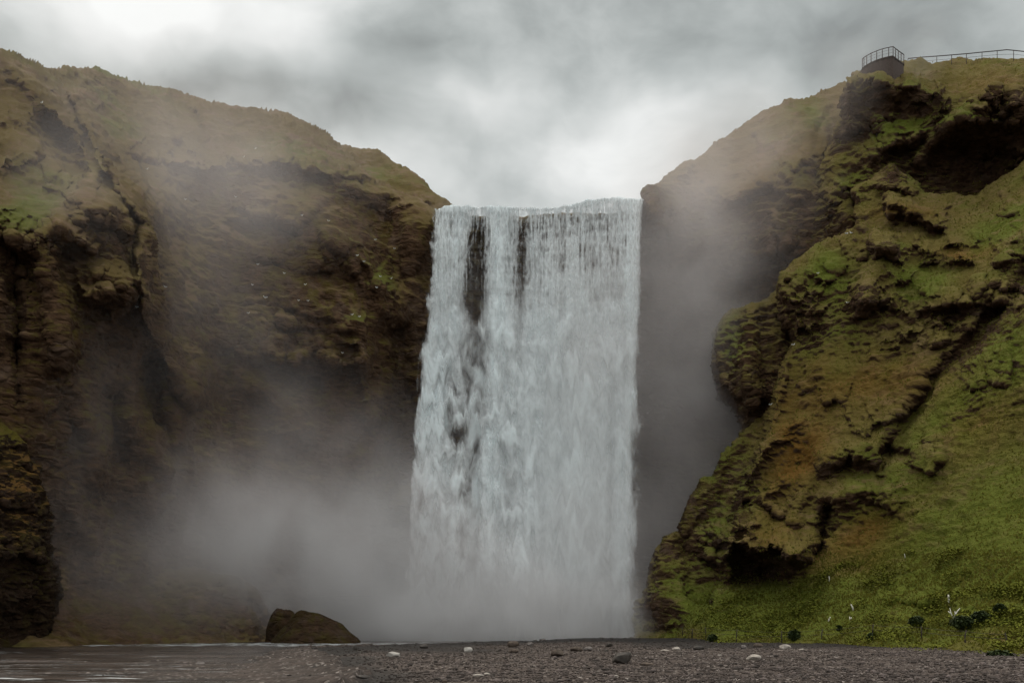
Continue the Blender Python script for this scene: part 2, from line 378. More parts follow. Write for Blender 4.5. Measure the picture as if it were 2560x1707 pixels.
R1_feats = [('brow', [(1640, 640), (1720, 560), (1830, 500), (1900, 470), (1990, 500)], 2.5, 40),
    ('brow', [(1820, 690), (1900, 640), (1990, 600)], 3.5, 70), ('bulge', [(1830, 500), (1900, 460)], 1.8, 26), ('bulge', [(1900, 330), (1960, 400), (2000, 480)], 1.5, 26),
    ('bulge', [(1625, 500), (1640, 560)], 1.5, 18), ('brow', [(1980, 430), (2010, 400), (2060, 410)], 2.5, 40), ('bulge', [(1700, 440), (1690, 520)], 1., 24),
    ('bulge', [(2075, 280), (2050, 330)], -1.8, 16), ('brow', [(1615, 560), (1640, 550), (1665, 600)], 2.5, 50)]
R1_pat = [('rock', 1700, 560, 130, 70, .5, -20), ('rock', 1800, 900, 250, 350, .8), ('rock', 1300, 1000, 400, 600, 1.), ('rock', 1640, 500, 40, 60, .3), ('rock', 2075, 330, 18, 40, .8), ('green', 2040, 300, 60, 60, .4),
    ('rock', 1900, 360, 200, 60, -.35, -28), ('rock', 1960, 640, 90, 90, .4), ('green', 2000, 460, 60, 60, .5), ('ochre', 1850, 420, 120, 60, .3)]
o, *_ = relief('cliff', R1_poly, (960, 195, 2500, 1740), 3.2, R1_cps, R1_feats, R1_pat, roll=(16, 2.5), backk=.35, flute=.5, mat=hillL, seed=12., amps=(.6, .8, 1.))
tag(o, 'misty rock wall behind the waterfall rising to the rounded hill on its right', 'cliff', kind='structure')

# ================================================================== UPPER RIGHT CRAG
R2_poly = [(2112, 300), (2110, 250), (2117, 214), (2120, 200), (2134, 183), (2160, 179), (2200, 172), (2245, 162), (2262, 156), (2280, 160), (2305, 161), (2340, 158), (2370, 155), (2387, 149), (2420, 150),
           (2435, 153), (2470, 150), (2500, 147), (2560, 148), (2850, 158), (2850, 1000), (1900, 1000), (1880, 860), (1960, 760), (2010, 640), (2030, 520), (2050, 430), (2085, 350)]
R2_cps = [(2118, 205, 136), (2160, 184, 138), (2260, 156, 141), (2385, 141, 144), (2560, 139, 140), (2850, 150, 130), (2115, 300, 136), (2200, 210, 133), (2300, 200, 134), (2450, 190, 134), (2560, 200, 129),
    (2150, 260, 134), (2200, 300, 135), (2300, 300, 132), (2400, 270, 129), (2500, 250, 128), (2580, 300, 125), (2700, 300, 120), (2060, 430, 138), (2110, 420, 135), (2200, 400, 134), (2300, 380, 134), (2400, 370, 133), (2450, 430, 134), (2500, 480, 133), (2560, 380, 128),
    (2850, 600, 118), (2030, 560, 137), (2100, 560, 134), (1980, 740, 139), (1900, 900, 142), (2300, 600, 134), (2500, 700, 132), (2300, 950, 132), (2850, 1000, 115)]
R2_feats = [('brow', [(2112, 225), (2150, 205), (2210, 205), (2260, 215), (2310, 225), (2350, 250)], 4.5, 62), ('bulge', [(2120, 205), (2118, 260), (2112, 330)], 1.5, 16),
    ('brow', [(2350, 350), (2385, 318), (2440, 308), (2510, 312), (2580, 290)], 6, 105), ('bulge', [(2480, 230), (2440, 290), (2390, 300), (2350, 340), (2300, 400)], 2.4, 22),
    ('bulge', [(2180, 390), (2240, 340), (2300, 330)], 2, 24), ('brow', [(2120, 330), (2170, 310), (2230, 330)], 2.5, 36), ('brow', [(2180, 400), (2240, 360), (2300, 370)], 2.5, 36),
    ('brow', [(2420, 245), (2480, 235), (2560, 240)], 1.6, 20), ('brow', [(2340, 270), (2400, 262), (2440, 270)], 1.5, 18), ('brow', [(2490, 280), (2530, 260), (2600, 250)], 3, 40),
    ('brow', [(2060, 500), (2120, 470), (2190, 450)], 2, 40), ('bulge', [(2080, 470), (2130, 560)], 1.5, 26)]
R2_pat = [('rock', 2190, 250, 110, 36, .9), ('rock', 2440, 400, 120, 80, 1.1), ('rock', 2540, 290, 60, 70, .7), ('rock', 2140, 350, 70, 40, .5), ('rock', 2350, 260, 90, 30, .2), ('green', 2230, 310, 90, 40, .7, -25), ('green', 2120, 430, 90, 60, .5, -40), ('green', 2440, 300, 60, 20, .6),
    ('rock', 2400, 170, 300, 24, -.8), ('rock', 2000, 700, 100, 130, .5), ('ochre', 2480, 210, 100, 20, .3), ('rock', 2470, 470, 80, 30, .6)]
upper_crag, _u2, _v2, P2, N2, _i2 = relief('cliff', R2_poly, (1880, 125, 2860, 1010), 2.5, R2_cps, R2_feats, R2_pat, roll=(14, 2.), backk=.35, flute=.25, mat=hillR, seed=21., amps=(.7, 1., 1.15))
tag(upper_crag, 'dark green crag with overhanging grass rim below the viewing platform', 'cliff', kind='structure')

# overhanging knob between crag and slope
R5_poly = [(1853, 1085), (1846, 1035), (1835, 1010), (1820, 997), (1797, 988), (1786, 930), (1783, 870), (1786, 820), (1800, 792), (1828, 772), (1870, 760), (1920, 745), (1950, 720), (2100, 700), (2100, 1200), (1870, 1200)]
o, *_ = relief('rock_face', R5_poly, (1770, 690, 2110, 1210), 2.2, [(1790, 850, 131), (1790, 960, 131), (1850, 1070, 131), (1870, 770, 132), (1950, 730, 132), (1870, 900, 128), (1900, 1000, 128), (1900, 1100, 129), (2100, 700, 132), (2100, 1200, 130), (1860, 1190, 131)],
    [('bulge', [(1880, 780), (1870, 900), (1880, 1020)], 1.8, 26), ('bulge', [(1840, 820), (1830, 900)], -1, 14), ('brow', [(1790, 960), (1840, 985), (1900, 960)], 1.5, 35), ('brow', [(1870, 1020), (1900, 985), (1950, 990)], 2, 40)],
    [('rock', 1900, 950, 90, 150, .6), ('green', 1840, 880, 50, 100, .5), ('rock', 1830, 980, 40, 30, .4)], roll=(22, 3.5), backk=.3, flute=.6, mat=hillR, seed=30., amps=(.4, .8, 1.))
tag(o, 'rounded overhanging rock knob halfway up beside the misty gap', 'rock face', kind='structure')

# ================================================================== RIGHT FOREGROUND SLOPE
R3_poly = [(1600, 1760), (1590, 1605), (1584, 1595), (1590, 1585), (1582, 1562), (1578, 1545), (1588, 1528), (1592, 1500), (1612, 1485), (1620, 1450), (1633, 1405), (1642, 1398), (1636, 1388), (1655, 1365), (1664, 1340), (1690, 1330),
           (1702, 1333), (1703, 1300), (1712, 1270), (1735, 1232), (1755, 1202), (1785, 1192), (1792, 1175), (1806, 1140), (1832, 1115), (1850, 1085), (1880, 1055), (1918, 1022), (1935, 965), (1955, 905), (1972, 870), (1985, 850), (1965, 820), (1950, 770), (1945, 720),
           (1956, 680), (1985, 652), (2010, 640), (2050, 612), (2090, 592), (2122, 586), (2140, 560), (2132, 530), (2140, 510), (2128, 480), (2140, 468), (2180, 452), (2205, 425), (2222, 408), (2240, 410), (2262, 432), (2290, 452), (2312, 485),
           (2370, 490), (2440, 493), (2470, 465), (2500, 445), (2530, 425), (2560, 400), (2850, 270), (2880, 1760)]
R3_cps = [(1600, 1600, 121), (1600, 1500, 123), (1650, 1350, 124), (1720, 1260, 124), (1800, 1140, 124), (1850, 1080, 124), (1960, 900, 124), (1960, 700, 126), (2060, 600, 127), (2150, 500, 129), (2230, 415, 131), (2250, 480, 128), (2400, 490, 128), (2560, 420, 122), (2850, 280, 114),
    (1700, 1610, 109), (1700, 1500, 116), (1750, 1400, 118), (1850, 1250, 119), (1950, 1100, 118), (2050, 950, 118), (1620, 1760, 62), (1800, 1700, 66),
    (1900, 1612, 94), (1850, 1560, 103), (1900, 1500, 108), (1950, 1400, 110), (2100, 1300, 107), (2150, 1150, 109), (2200, 1000, 112), (2200, 800, 117), (2200, 650, 121), (2350, 600, 120),
    (2100, 1612, 86), (2100, 1550, 93), (2200, 1450, 97), (2300, 1300, 99), (2350, 1150, 101), (2400, 950, 104), (2400, 780, 110),
    (2250, 1635, 68), (2300, 1580, 79), (2350, 1500, 86), (2450, 1300, 91), (2560, 1100, 94), (2560, 900, 98), (2560, 700, 104), (2560, 550, 112), (2400, 1650, 60),
    (2560, 1655, 54), (2560, 1600, 66), (2560, 1540, 75), (2560, 1450, 81), (2560, 1300, 87), (2860, 1700, 42), (2860, 1500, 66), (2860, 1100, 80), (2860, 700, 94), (2200, 1760, 42), (2560, 1760, 34)]
R3_feats = [
    ('bulge', [(1830, 1320), (1900, 1340), (1990, 1390)], 2.6, 40), ('brow', [(1790, 1420), (1820, 1372), (1870, 1368), (1940, 1390), (1985, 1400), (2015, 1418)], 9, 72), ('bulge', [(1860, 1440), (1900, 1440)], -3, 40),
    ('bulge', [(1960, 900), (1935, 1040), (1900, 1130), (1855, 1200), (1835, 1300), (1815, 1440)], 2.0, 18),
    ('step', [(1945, 960), (1900, 1130), (1860, 1200), (1838, 1300), (1812, 1400), (1785, 1540)], 5.5, 20),
    ('bulge', [(1990, 1050), (1930, 1110), (1870, 1180)], 1.8, 22), ('bulge', [(1950, 1200), (1900, 1260), (1895, 1330)], 1.6, 22),
    ('brow', [(1850, 1240), (1900, 1250), (1960, 1290)], 2.2, 30), ('bulge', [(2010, 1210), (1980, 1290), (1960, 1330)], 1.6, 24),
    ('bulge', [(2060, 1150), (2125, 1118), (2150, 1135)], 2.2, 26), ('brow', [(2040, 1170), (2080, 1160), (2120, 1135), (2180, 1160), (2220, 1200)], 2.0, 44),
    ('bulge', [(2090, 1245), (2150, 1230), (2210, 1240)], 2.4, 32), ('bulge', [(2070, 1270), (2060, 1330), (2045, 1380)], -3.5, 15), ('brow', [(2190, 1235), (2215, 1260), (2235, 1310)], 1.8, 24),
    ('bulge', [(2215, 1130), (2250, 1140)], -2.5, 22), ('bulge', [(2200, 1180), (2190, 1260)], -1.5, 16),
    ('bulge', [(2600, 640), (2520, 760), (2430, 850), (2350, 950), (2270, 1060), (2200, 1160)], -2.8, 24),
    ('brow', [(2290, 780), (2350, 765), (2420, 760), (2480, 740), (2570, 770)], 3.6, 42),
    ('brow', [(2285, 655), (2320, 650), (2370, 655), (2400, 648), (2450, 650)], 2.8, 20), ('brow', [(2360, 610), (2420, 600), (2460, 625)], 1., 14),
    ('bulge', [(2195, 615), (2225, 615)], 3.2, 17), ('brow', [(2178, 640), (2210, 640), (2240, 645), (2262, 660)], 2.6, 20),
    ('bulge', [(2200, 660), (2170, 720), (2150, 770)], 2., 26), ('brow', [(2130, 770), (2180, 760), (2240, 765), (2270, 775)], 3.2, 32), ('brow', [(2210, 705), (2250, 700), (2270, 715)], 1.5, 14),
    ('bulge', [(2235, 510), (2270, 520), (2330, 555)], 2.0, 20), ('brow', [(2215, 545), (2250, 530), (2300, 552), (2372, 565)], 3.5, 34),
    ('brow', [(2490, 660), (2530, 640), (2600, 630)], 3., 55), ('brow', [(2500, 535), (2540, 530), (2570, 540)], 1.2, 14),
    ('brow', [(2240, 855), (2290, 840), (2330, 860), (2380, 845)], 1.8, 24), ('brow', [(2320, 815), (2370, 800), (2440, 830)], 1.8, 22),
    ('brow', [(1985, 700), (2040, 690), (2070, 720)], 1.5, 30), ('brow', [(1955, 750), (2000, 745), (2040, 770)], 2.6, 50), ('brow', [(1985, 820), (2010, 815), (2030, 830)], 3, 20),
    ('brow', [(2110, 650), (2140, 646), (2170, 650)], 1., 10), ('brow', [(2140, 470), (2200, 458), (2250, 470), (2300, 480)], 1.6, 16), ('bulge', [(2230, 420), (2230, 450)], 1.5, 26),
    ('brow', [(2060, 1010), (2090, 1000), (2110, 1010)], 1., 14), ('brow', [(2125, 1080), (2150, 1075), (2165, 1090)], 1., 12), ('brow', [(2180, 1060), (2210, 1050), (2220, 1065)], 1., 12),
    ('brow', [(2320, 1190), (2335, 1155), (2365, 1150)], 2., 26), ('brow', [(2420, 975), (2470, 955), (2530, 960)], 1.2, 22), ('brow', [(2190, 870), (2240, 870), (2270, 880)], 1.2, 18),
    ('brow', [(1700, 1340), (1745, 1290), (1790, 1280)], 1.2, 26), ('brow', [(1605, 1570), (1650, 1560), (1690, 1570)], 1.5, 20), ('bulge', [(1700, 1360), (1740, 1470), (1750, 1540)], -1.4, 22),
    ('brow', [(2180, 1510), (2260, 1500), (2350, 1512), (2450, 1530)], 1.2, 18), ('bulge', [(2200, 1490), (2330, 1496), (2450, 1510), (2560, 1530)], 1., 14),
    ('bulge', [(2250, 1605), (2400, 1600), (2560, 1600)], -.8, 14), ('brow', [(2120, 1615), (2250, 1628), (2400, 1640), (2560, 1650)], .6, 10),
]
R3_pat = [
    ('rock', 1895, 1430, 105, 55, 1.2, -15), ('rock', 2360, 1080, 220, 22, .6, -42), ('rock', 2450, 860, 120, 30, .9, -42), ('rock', 2230, 430, 40, 28, 1.1), ('rock', 2215, 620, 30, 20, .9), ('rock', 2160, 740, 60, 50, .45),
    ('rock', 2550, 700, 60, 40, 1.), ('rock', 2010, 800, 60, 50, .7), ('rock', 2310, 570, 60, 20, .6), ('rock', 2230, 1140, 30, 20, .9), ('rock', 2340, 1180, 22, 30, .5), ('rock', 2400, 790, 110, 20, .6),
    ('rock', 1720, 1300, 80, 90, .35), ('rock', 1640, 1520, 40, 60, .5), ('rock', 2120, 1200, 60, 30, .3), ('rock', 1870, 1290, 40, 60, .35), ('rock', 2060, 1320, 16, 50, .6),
    ('green', 2300, 1500, 420, 90, 1., -8), ('green', 2450, 1300, 200, 120, .75, -30), ('green', 1900, 1530, 170, 40, 1., -10), ('green', 1740, 1460, 60, 80, .7), ('green', 2080, 690, 70, 90, .6), ('green', 2400, 1000, 60, 200, .2, 40), ('green', 2550, 900, 100, 120, .5),
    ('green', 2290, 700, 60, 80, .45), ('green', 1830, 1180, 60, 60, .2), ('green', 2450, 560, 100, 60, .4), ('green', 2100, 1550, 300, 50, .6), ('green', 2250, 610, 40, 20, .4), ('green', 1760, 1260, 60, 80, .4),
    ('ochre', 2010, 1100, 60, 90, .8, 30), ('ochre', 1980, 1180, 90, 50, .8, -30), ('ochre', 2170, 1330, 90, 60, .9, -20), ('ochre', 2100, 950, 120, 80, .55), ('ochre', 1930, 1330, 60, 50, .6), ('ochre', 2250, 950, 130, 60, .45), ('ochre', 2410, 630, 70, 20, .8), ('ochre', 2260, 530, 80, 20, .7),
    ('ochre', 2030, 1400, 40, 30, .4), ('ochre', 2450, 1060, 120, 60, .4, -30), ('green', 2120, 840, 140, 50, .3), ('ochre', 1960, 1050, 40, 90, .6), ('ochre', 2110, 1390, 80, 40, .5), ('rock', 2380, 1230, 260, 170, -.45, -30), ('green', 2350, 1050, 160, 60, .35, -40), ('green', 2760, 1400, 190, 320, .8), ('green', 2350, 720, 90, 50, .3), ('rock', 2300, 1500, 500, 90, -.6), ('rock', 1700, 1420, 80, 170, .45), ('rock', 1790, 1210, 110, 60, .5, -50), ('rock', 1860, 1290, 30, 80, .4), ('rock', 2500, 1250, 160, 160, -.5), ('rock', 2400, 700, 300, 60, -.2), ('rock', 2150, 950, 200, 100, -.2),
]
slope, U3, V3, Pg3, N3, ins3 = relief('hillside', R3_poly, (1570, 255, 2890, 1760), 2.3, R3_cps, R3_feats, R3_pat, roll=(13, 2.0), backk=.25, flute=.15, mat=hillR, seed=40., amps=(.55, .8, 1.15), strata=.6, dmin=25, cushion=.48, browk=1.1, lumpy=lambda u, v: .05-.9*sstep(1380, 1480, v-.18*(2100-u))-.7*sstep(2120, 2300, u)*sstep(850, 1000, v)-.25*sstep(2250, 2400, u)+.3*sstep(2100, 1950, u)*sstep(900, 1000, v))
tag(slope, 'steep green and ochre mossy slope with rocky ledges right of the waterfall', 'hillside', kind='structure')

# ================================================================== GROUND AND RIVER
def gz(x, y):
    """ground height"""
    x = np.asarray(x, float); y = np.asarray(y, float)
    bar = [(-3.0, 15), (-5, 31), (-8.2, 46), (-14.6, 72), (-9, 92), (-1, 106), (8, 113), (22, 118), (70, 110), (70, 15)]
    q = np.stack([x/5, y/9, 0*x], -1)
    wx = x+1.2*fbm(q, 3); wy = y+2.*fbm(q, 3, off=7.)
    d, _, _, _, _, ins = seg_dist(wx, wy, bar, True)
    sd = np.where(ins, d, -d)
    h = -.35+.62*sstep(-5, 2.5, sd)
    bed = fbm(np.stack([x/6., y/3.5, 0*x], -1), 4)*.14
    shallow = sstep(95, 40, y)*sstep(-60, -5, x)
    h = h+bed*.8+shallow*.16*(sd < 0)+(sd < 0)*sstep(100, 80, y)*sstep(-.45, .45, fbm(np.stack([x/7., y/1.8, 0*x+4], -1), 5))*.30
    h = h+.12*sstep(0, 25, sd)*fbm(np.stack([x/4, y/4, 0*x], -1), 3)
    h = h+1.4*sstep(40, 120, np.abs(x))*(y > 0)
    h = h+.25*sstep(113, 108, y)*sstep(98, 108, y)*sstep(2, 8, x)*sstep(40, 20, x)
    return h, sd
def nonuni(a, b, fine, lo, hi):
    mid = np.arange(a, b, fine)
    g1 = a-np.geomspace(fine, a-lo, 26)[::-1]; g2 = b+np.geomspace(fine*.1, hi-b, 26)
    return np.r_[g1, mid, g2]
xs = nonuni(-60, 60, .22, -3000, 3000)
ys = nonuni(24, 124, .22, -3000, 3000)
X, Y = np.meshgrid(xs, ys)
H, SD = gz(X, Y)
far = sstep(150, 400, np.maximum(np.abs(X), np.abs(Y)))
H = H*(1-far)+.2*far
H += .035*fbm(np.stack([X/.8, Y/.8, 0*X], -1), 3)
gm, t = newmat('river_gravel')
pos = t.new('ShaderNodeNewGeometry').outputs['Position']
v1 = t.new('ShaderNodeTexVoronoi'); t.put(v1, 'Vector', t.vmath('MULTIPLY', pos, (1., 1., 1.))); t.put(v1, 'Scale', 9.)
v2 = t.new('ShaderNodeTexVoronoi'); t.put(v2, 'Vector', pos); t.put(v2, 'Scale', 4.)
sepc = t.new('ShaderNodeSeparateColor'); t.l.new(v1.outputs['Color'], sepc.inputs[0])
n1 = t.noise(t.vmath('MULTIPLY', pos, (.45, 1., 1.)), .35, 6, .6)
c = t.mix(sepc.outputs[0], C(.028, .020, .016), C(.080, .060, .050))
c = t.mix(t.rng(sepc.outputs[1], .86, .95, 0, .8), c, C(.36, .31, .28))
c = t.mix(t.rng(n1, .42, .6, 0, .6), c, C(.085, .064, .054))
wet = t.attr('wet')
c = t.mix(t.math('MULTIPLY', wet, .9), c, C(.012, .010, .009))
b = t.new('ShaderNodeBsdfPrincipled'); t.put(b, 'Base Color', c); t.put(b, 'Roughness', t.rng(wet, 0, 1, .9, .75)); t.put(b, 'Specular IOR Level', .15)
bp = t.new('ShaderNodeBump'); t.put(bp, 'Strength', 1.); t.put(bp, 'Distance', .06); t.put(bp, 'Height', t.math('ADD', t.math('MULTIPLY', v1.outputs[0], -.6), t.math('MULTIPLY', v2.outputs[0], -.8)))
t.l.new(bp.outputs[0], b.inputs['Normal']); t.l.new(b.outputs[0], t.out.inputs[0])
def wetf(X, Y, SD): return np.clip(sstep(3.2, .2, SD+1.5*fbm(np.stack([X/3, Y/5, 0*X], -1), 3))+sstep(15, 7, SD+3*fbm(np.stack([X/5, Y/4, 0*X], -1), 3))*sstep(54, 64, Y)*.95+sstep(96, 104, Y)*.9
                + sstep(66, 74, Y+3*fbm(np.stack([X/5, Y/5, 0*X], -1), 3))*sstep(7, 13, X)*.85+.95*sstep(24, 28, X)*sstep(74, 80, Y)*.9, 0, 1)
wet_a = wetf(X, Y, SD)
wet_a = np.where((SD < 0) & (H > .02) & (Y < 100), .35+.5*fbm(np.stack([X, Y*2, 0*X], -1), 2), wet_a)
og = mesh_from('ground', np.stack([X, Y, H], -1).reshape(-1, 3), grid_faces(len(ys), len(xs))[:, ::-1], gm, True, {'wet': wet_a})
tag(og, 'grey brown river gravel bar in the foreground', 'gravel', kind='structure')

wm, t = newmat('river_water')
pos = t.new('ShaderNodeNewGeometry').outputs['Position']
p1 = t.vmath('MULTIPLY', pos, (.55, 1.1, 1.))
n1 = t.noise(p1, 1.0, 6, .6, .3); n2 = t.noise(p1, 3.6, 4, .6)
foam = t.noise(t.vmath('MULTIPLY', pos, (.35, 1.5, 1.)), .9, 6, .65, .5)
ff = t.math('ADD', foam, t.math('MULTIPLY', t.attr('riffle'), .17))
ff = t.rng(ff, .62, .74)
b = t.new('ShaderNodeBsdfPrincipled')
shoal = t.rng(t.noise(t.vmath('MULTIPLY', pos, (.25, 1., 1.)), .5, 5, .6), .42, .6)
t.put(b, 'Base Color', t.mix(shoal, C(.016, .011, .008), C(.075, .056, .046))); t.put(b, 'Roughness', .22); t.put(b, 'IOR', 1.33); t.put(b, 'Specular IOR Level', .5)
hgt = t.math('ADD', n1, t.math('MULTIPLY', n2, .3))
bp = t.new('ShaderNodeBump'); t.put(bp, 'Strength', 1.0); t.put(bp, 'Distance', .07); t.put(bp, 'Height', hgt)
t.l.new(bp.outputs[0], b.inputs['Normal'])
w2 = t.new('ShaderNodeBsdfDiffuse'); t.put(w2, 'Color', C(.55, .56, .56))
ms = t.new('ShaderNodeMixShader'); t.l.new(ff, ms.inputs[0]); t.l.new(b.outputs[0], ms.inputs[1]); t.l.new(w2.outputs[0], ms.inputs[2])
t.l.new(ms.outputs[0], t.out.inputs[0])
xs = np.arange(-75, 45, .3); ys = np.arange(24, 150, .3)
X, Y = np.meshgrid(xs, ys)
Z = .045*fbm(np.stack([X/1.8, Y/.8, 0*X], -1), 4)
rif = sstep(86, 95, Y)*sstep(118, 104, Y)*sstep(4, -10, X)*.75+sstep(60, 45, Y)*.30+sstep(128, 132, Y)*.6
ow = mesh_from('river', np.stack([X, Y, Z], -1).reshape(-1, 3), grid_faces(len(ys), len(xs))[:, ::-1], wm, True, {'riffle': np.clip(rif, 0, 1)})
tag(ow, 'shallow rippling river flowing past the foot of the left cliff', 'river', kind='structure')

# ================================================================== WATERFALL
fm, t = newmat('falling_white_water')
den = t.attr('foam')
pos = t.new('ShaderNodeNewGeometry').outputs['Position']
fn = t.noise(t.vmath('MULTIPLY', pos, (1., 1., .3)), 3.2, 4, .6)
al = t.math('ADD', den, t.math('MULTIPLY', t.math('SUBTRACT', fn, .5), .14))
al = t.rng(al, .02, .80)
lum = t.rng(t.math('ADD', den, t.math('MULTIPLY', t.math('SUBTRACT', fn, .5), .14)), .25, 1.05)
d1 = t.new('ShaderNodeBsdfDiffuse'); t.put(d1, 'Color', t.mix(lum, C(.74, .74, .745), C(.92, .965, .975))); t.put(d1, 'Roughness', 1.)
d2 = t.new('ShaderNodeBsdfTranslucent'); t.put(d2, 'Color', C(.91, .965, .98))
m1 = t.new('ShaderNodeMixShader'); m1.inputs[0].default_value = .35; t.l.new(d1.outputs[0], m1.inputs[1]); t.l.new(d2.outputs[0], m1.inputs[2])
tr = t.new('ShaderNodeBsdfTransparent')
m2 = t.new('ShaderNodeMixShader'); t.l.new(al, m2.inputs[0]); t.l.new(tr.outputs[0], m2.inputs[1]); t.l.new(m1.outputs[0], m2.inputs[2])
t.l.new(m2.outputs[0], t.out.inputs[0])

lip = np.array([(1070, 534), (1082, 528), (1092, 524), (1102, 527), (1118, 518), (1150, 516), (1200, 520), (1228, 518), (1262, 519), (1310, 522), (1365, 522), (1400, 520), (1425, 514), (1450, 506), (1480, 501), (1520, 497), (1560, 498), (1590, 500), (1622, 501)], float)
def gau(x, c, w): return np.exp(-((x-c)/w)**2)
def fall_layer(ns, nt, dy, layer, parent_lists):
    s = np.linspace(0, 1, ns)[None, :]; T = np.linspace(-.03, 1, nt)[:, None]
    t_ = np.clip(T, 0, 1)
    le = np.interp(t_, [0, .1, .35, .5, .75, 1], [1082, 1068, 1052, 1040, 1033, 1030])-10-16*sstep(.15, .7, t_)
    re = np.interp(t_, [0, .05, .3, .6, 1], [1617, 1613, 1606, 1600, 1594])+8+26*sstep(.1, .8, t_)
    px = le+(re-le)*s
    top = np.interp(1080+535*s, lip[:, 0], lip[:, 1])
    py = top+(1606-top)*t_
    D = 138.-6.2*np.sqrt(t_+.0)-.8*t_+dy+0*s
    # buttresses: plan curvature of the curtain
    D = D-1.2*np.sin(s*math.pi)+.5*np.sin(s*17+1)+.7*gau(px, 1190, 30)
    lipback = np.clip(-T, 0, 1)/.03
    D = D+lipback*14
    P = P3(px, py, D)
    P[..., 2] += np.where(T < 0, -.35*lipback*1.0+.0, 0)*1.0
    zc = P3(px, py, 138.)[..., 0]  # metres across
    tt = t_*57+0*s                 # metres down
    # jagged, pointed fronts that hang down
    j = ridged(np.stack([zc/1.9, tt/22+layer*9, 0*zc+layer], -1), 3)
    tj = tt-3.2*j*sstep(6, 26, tt)
    fine = ridged(np.stack([zc/.42, tt/5.0, 0*zc+layer*5], -1), 3)        # thin strands near the lip
    strand = fbm(np.stack([zc/1.9+.4*fbm(np.stack([zc/3, tt/14, 0*zc], -1), 2), tt/26, 0*zc+3+layer], -1), 3)
    net = ridged(np.stack([zc/.7, tt/1.5, 0*zc+layer*3], -1), 3)
    clump = fbm(np.stack([zc/2.3+.5*fbm(np.stack([zc/2.5, tt/4, 0*zc+50], -1), 2), tj/3.3, 0*zc+11+layer], -1), 4)
    big = fbm(np.stack([zc/3.6+.5*fbm(np.stack([zc/5, tt/9, 0*zc+60], -1), 2), tj/10, 0*zc+21+layer], -1), 3)
    up = sstep(20, 4, tt); 
    tn = t_
    drift = px + 40*tn   # streams lean left going down
    col = (.32*gau(drift, 1095+12, 30)+.30*gau(drift, 1245, 30)+.26*gau(drift, 1150, 18)*sstep(.35, 0, tn)
           + .22*gau(drift, 1345, 60)*sstep(.1, .4, tn)+.26*gau(drift, 1480, 48)*sstep(0.05, .4, tn)+.30*gau(drift, 1590, 32)
           - .38*gau(px+7*np.sin(tn*9), 1202-36*tn, 22+24*tn)*sstep(.0, .08, tn)*sstep(1.03, .85, tn)-.22*gau(drift, 1312, 14)*sstep(.5, .1, tn)-.20*gau(px, 1380-30*tn, 13)*sstep(.25, .4, tn)
           - .16*gau(px, 1405, 10)*sstep(.5, .2, tn)-.18*gau(px, 1525, 10)*sstep(.35, .45, tn)-.2*gau(px, 1560, 9)*sstep(.2, .4, tn)*sstep(.95, .6, tn)-.2*gau(px, 1430-30*tn, 16)*sstep(.8, .9, tn))
    soft = sstep(.15, .5, tn)*sstep(1270, 1370, px)*sstep(1620, 1560, px)       # the veiled middle
    body = .60+.16*soft+col*(.9-.3*soft)+.5*strand*(1-.7*soft)+(.80*clump*(1+.25*gau(px, 1100, 70))+.62*big)*sstep(3, 20, tt)*(1-.8*soft)*(1-.35*sstep(1180, 1260, px)*sstep(.3, .6, tn))
    topd = .30+col*.95+.55*(fine-.45)+.48*(net-.4)+.55*strand
    d = body*(1-up)+topd*up
    edge = np.minimum((px-le), (re-px))/26.
    rag = .60*fbm(np.stack([zc/1.8, tj/4.2, 0*zc+33+layer], -1), 4)+.10
    edgeR = sstep(0, 1, np.where(s > .5, edge*(.8-.40*sstep(.2, .6, tn))+rag*.9*sstep(.05, .3, tn)-.2*sstep(.05, .3, tn), edge+rag*1.6-.35))
    d = d*edgeR-.35*(1-edgeR)
    d = d+.16*sstep(.8, 0, tt)*(edgeR)
    if layer == 1: d = d-.14
    if layer == 2: d = d-.34+.25*clump
    disp = ((.55*clump+.35*big+.12*net)*sstep(0, 14, tt)+.5*strand)*(1-.6*soft)+.10*(fine-.5)*up
    P[..., 1] -= disp*1.0
    P[..., 2] += np.where(t_ <= 0.004, .40*fbm(np.stack([zc/1.1, 0*zc+lipback, 0*zc+layer], -1), 3)+.1, 0)
    return P, d
V = []; Fc = []; A = []; off = 0
for layer, dy in ((0, .0), (1, -.9), (2, -1.7)):
    nt, ns = 900, 460
    P, d = fall_layer(ns, nt, dy, layer, None)
    f = grid_faces(nt, ns)
    V.append(P.reshape(-1, 3)); Fc.append(f+off); A.append(d.ravel()); off += nt*ns
wf = mesh_from('waterfall', np.concatenate(V), np.concatenate(Fc), fm, True, {'foam': np.concatenate(A)})
tag(wf, 'tall wide white waterfall plunging between the two cliffs', 'waterfall', kind='structure')

# ================================================================== SPRAY MIST
mm, t = newmat('spray')
vp = t.new('ShaderNodeVolumePrincipled')
t.put(vp, 'Color', t.mix(t.rng(t.attr('density'), .03, .16), C(.968, .900, .888), C(.99, .968, .965))); t.put(vp, 'Density', 1.0); t.put(vp, 'Anisotropy', .1)
t.l.new(vp.outputs[0], t.out.inputs['Volume'])
gt = bpy.data.node_groups.new('spray_field', 'GeometryNodeTree')
gt.interface.new_socket('Geometry', in_out='INPUT', socket_type='NodeSocketGeometry')
gt.interface.new_socket('Geometry', in_out='OUTPUT', socket_type='NodeSocketGeometry')
t = NT(gt)
gin = t.new('NodeGroupInput'); gout = t.new('NodeGroupOutput')
pos = t.new('GeometryNodeInputPosition').outputs[0]
w = t.noise(pos, .055, 3, .6, 0, 1)
wp = t.vmath('ADD', pos, t.vmath('MULTIPLY', t.vmath('SUBTRACT', w, (.5, .5, .5)), (14, 10, 14)))
def PW(px, py, Y): return tuple(float(v) for v in P3(px, py, Y))
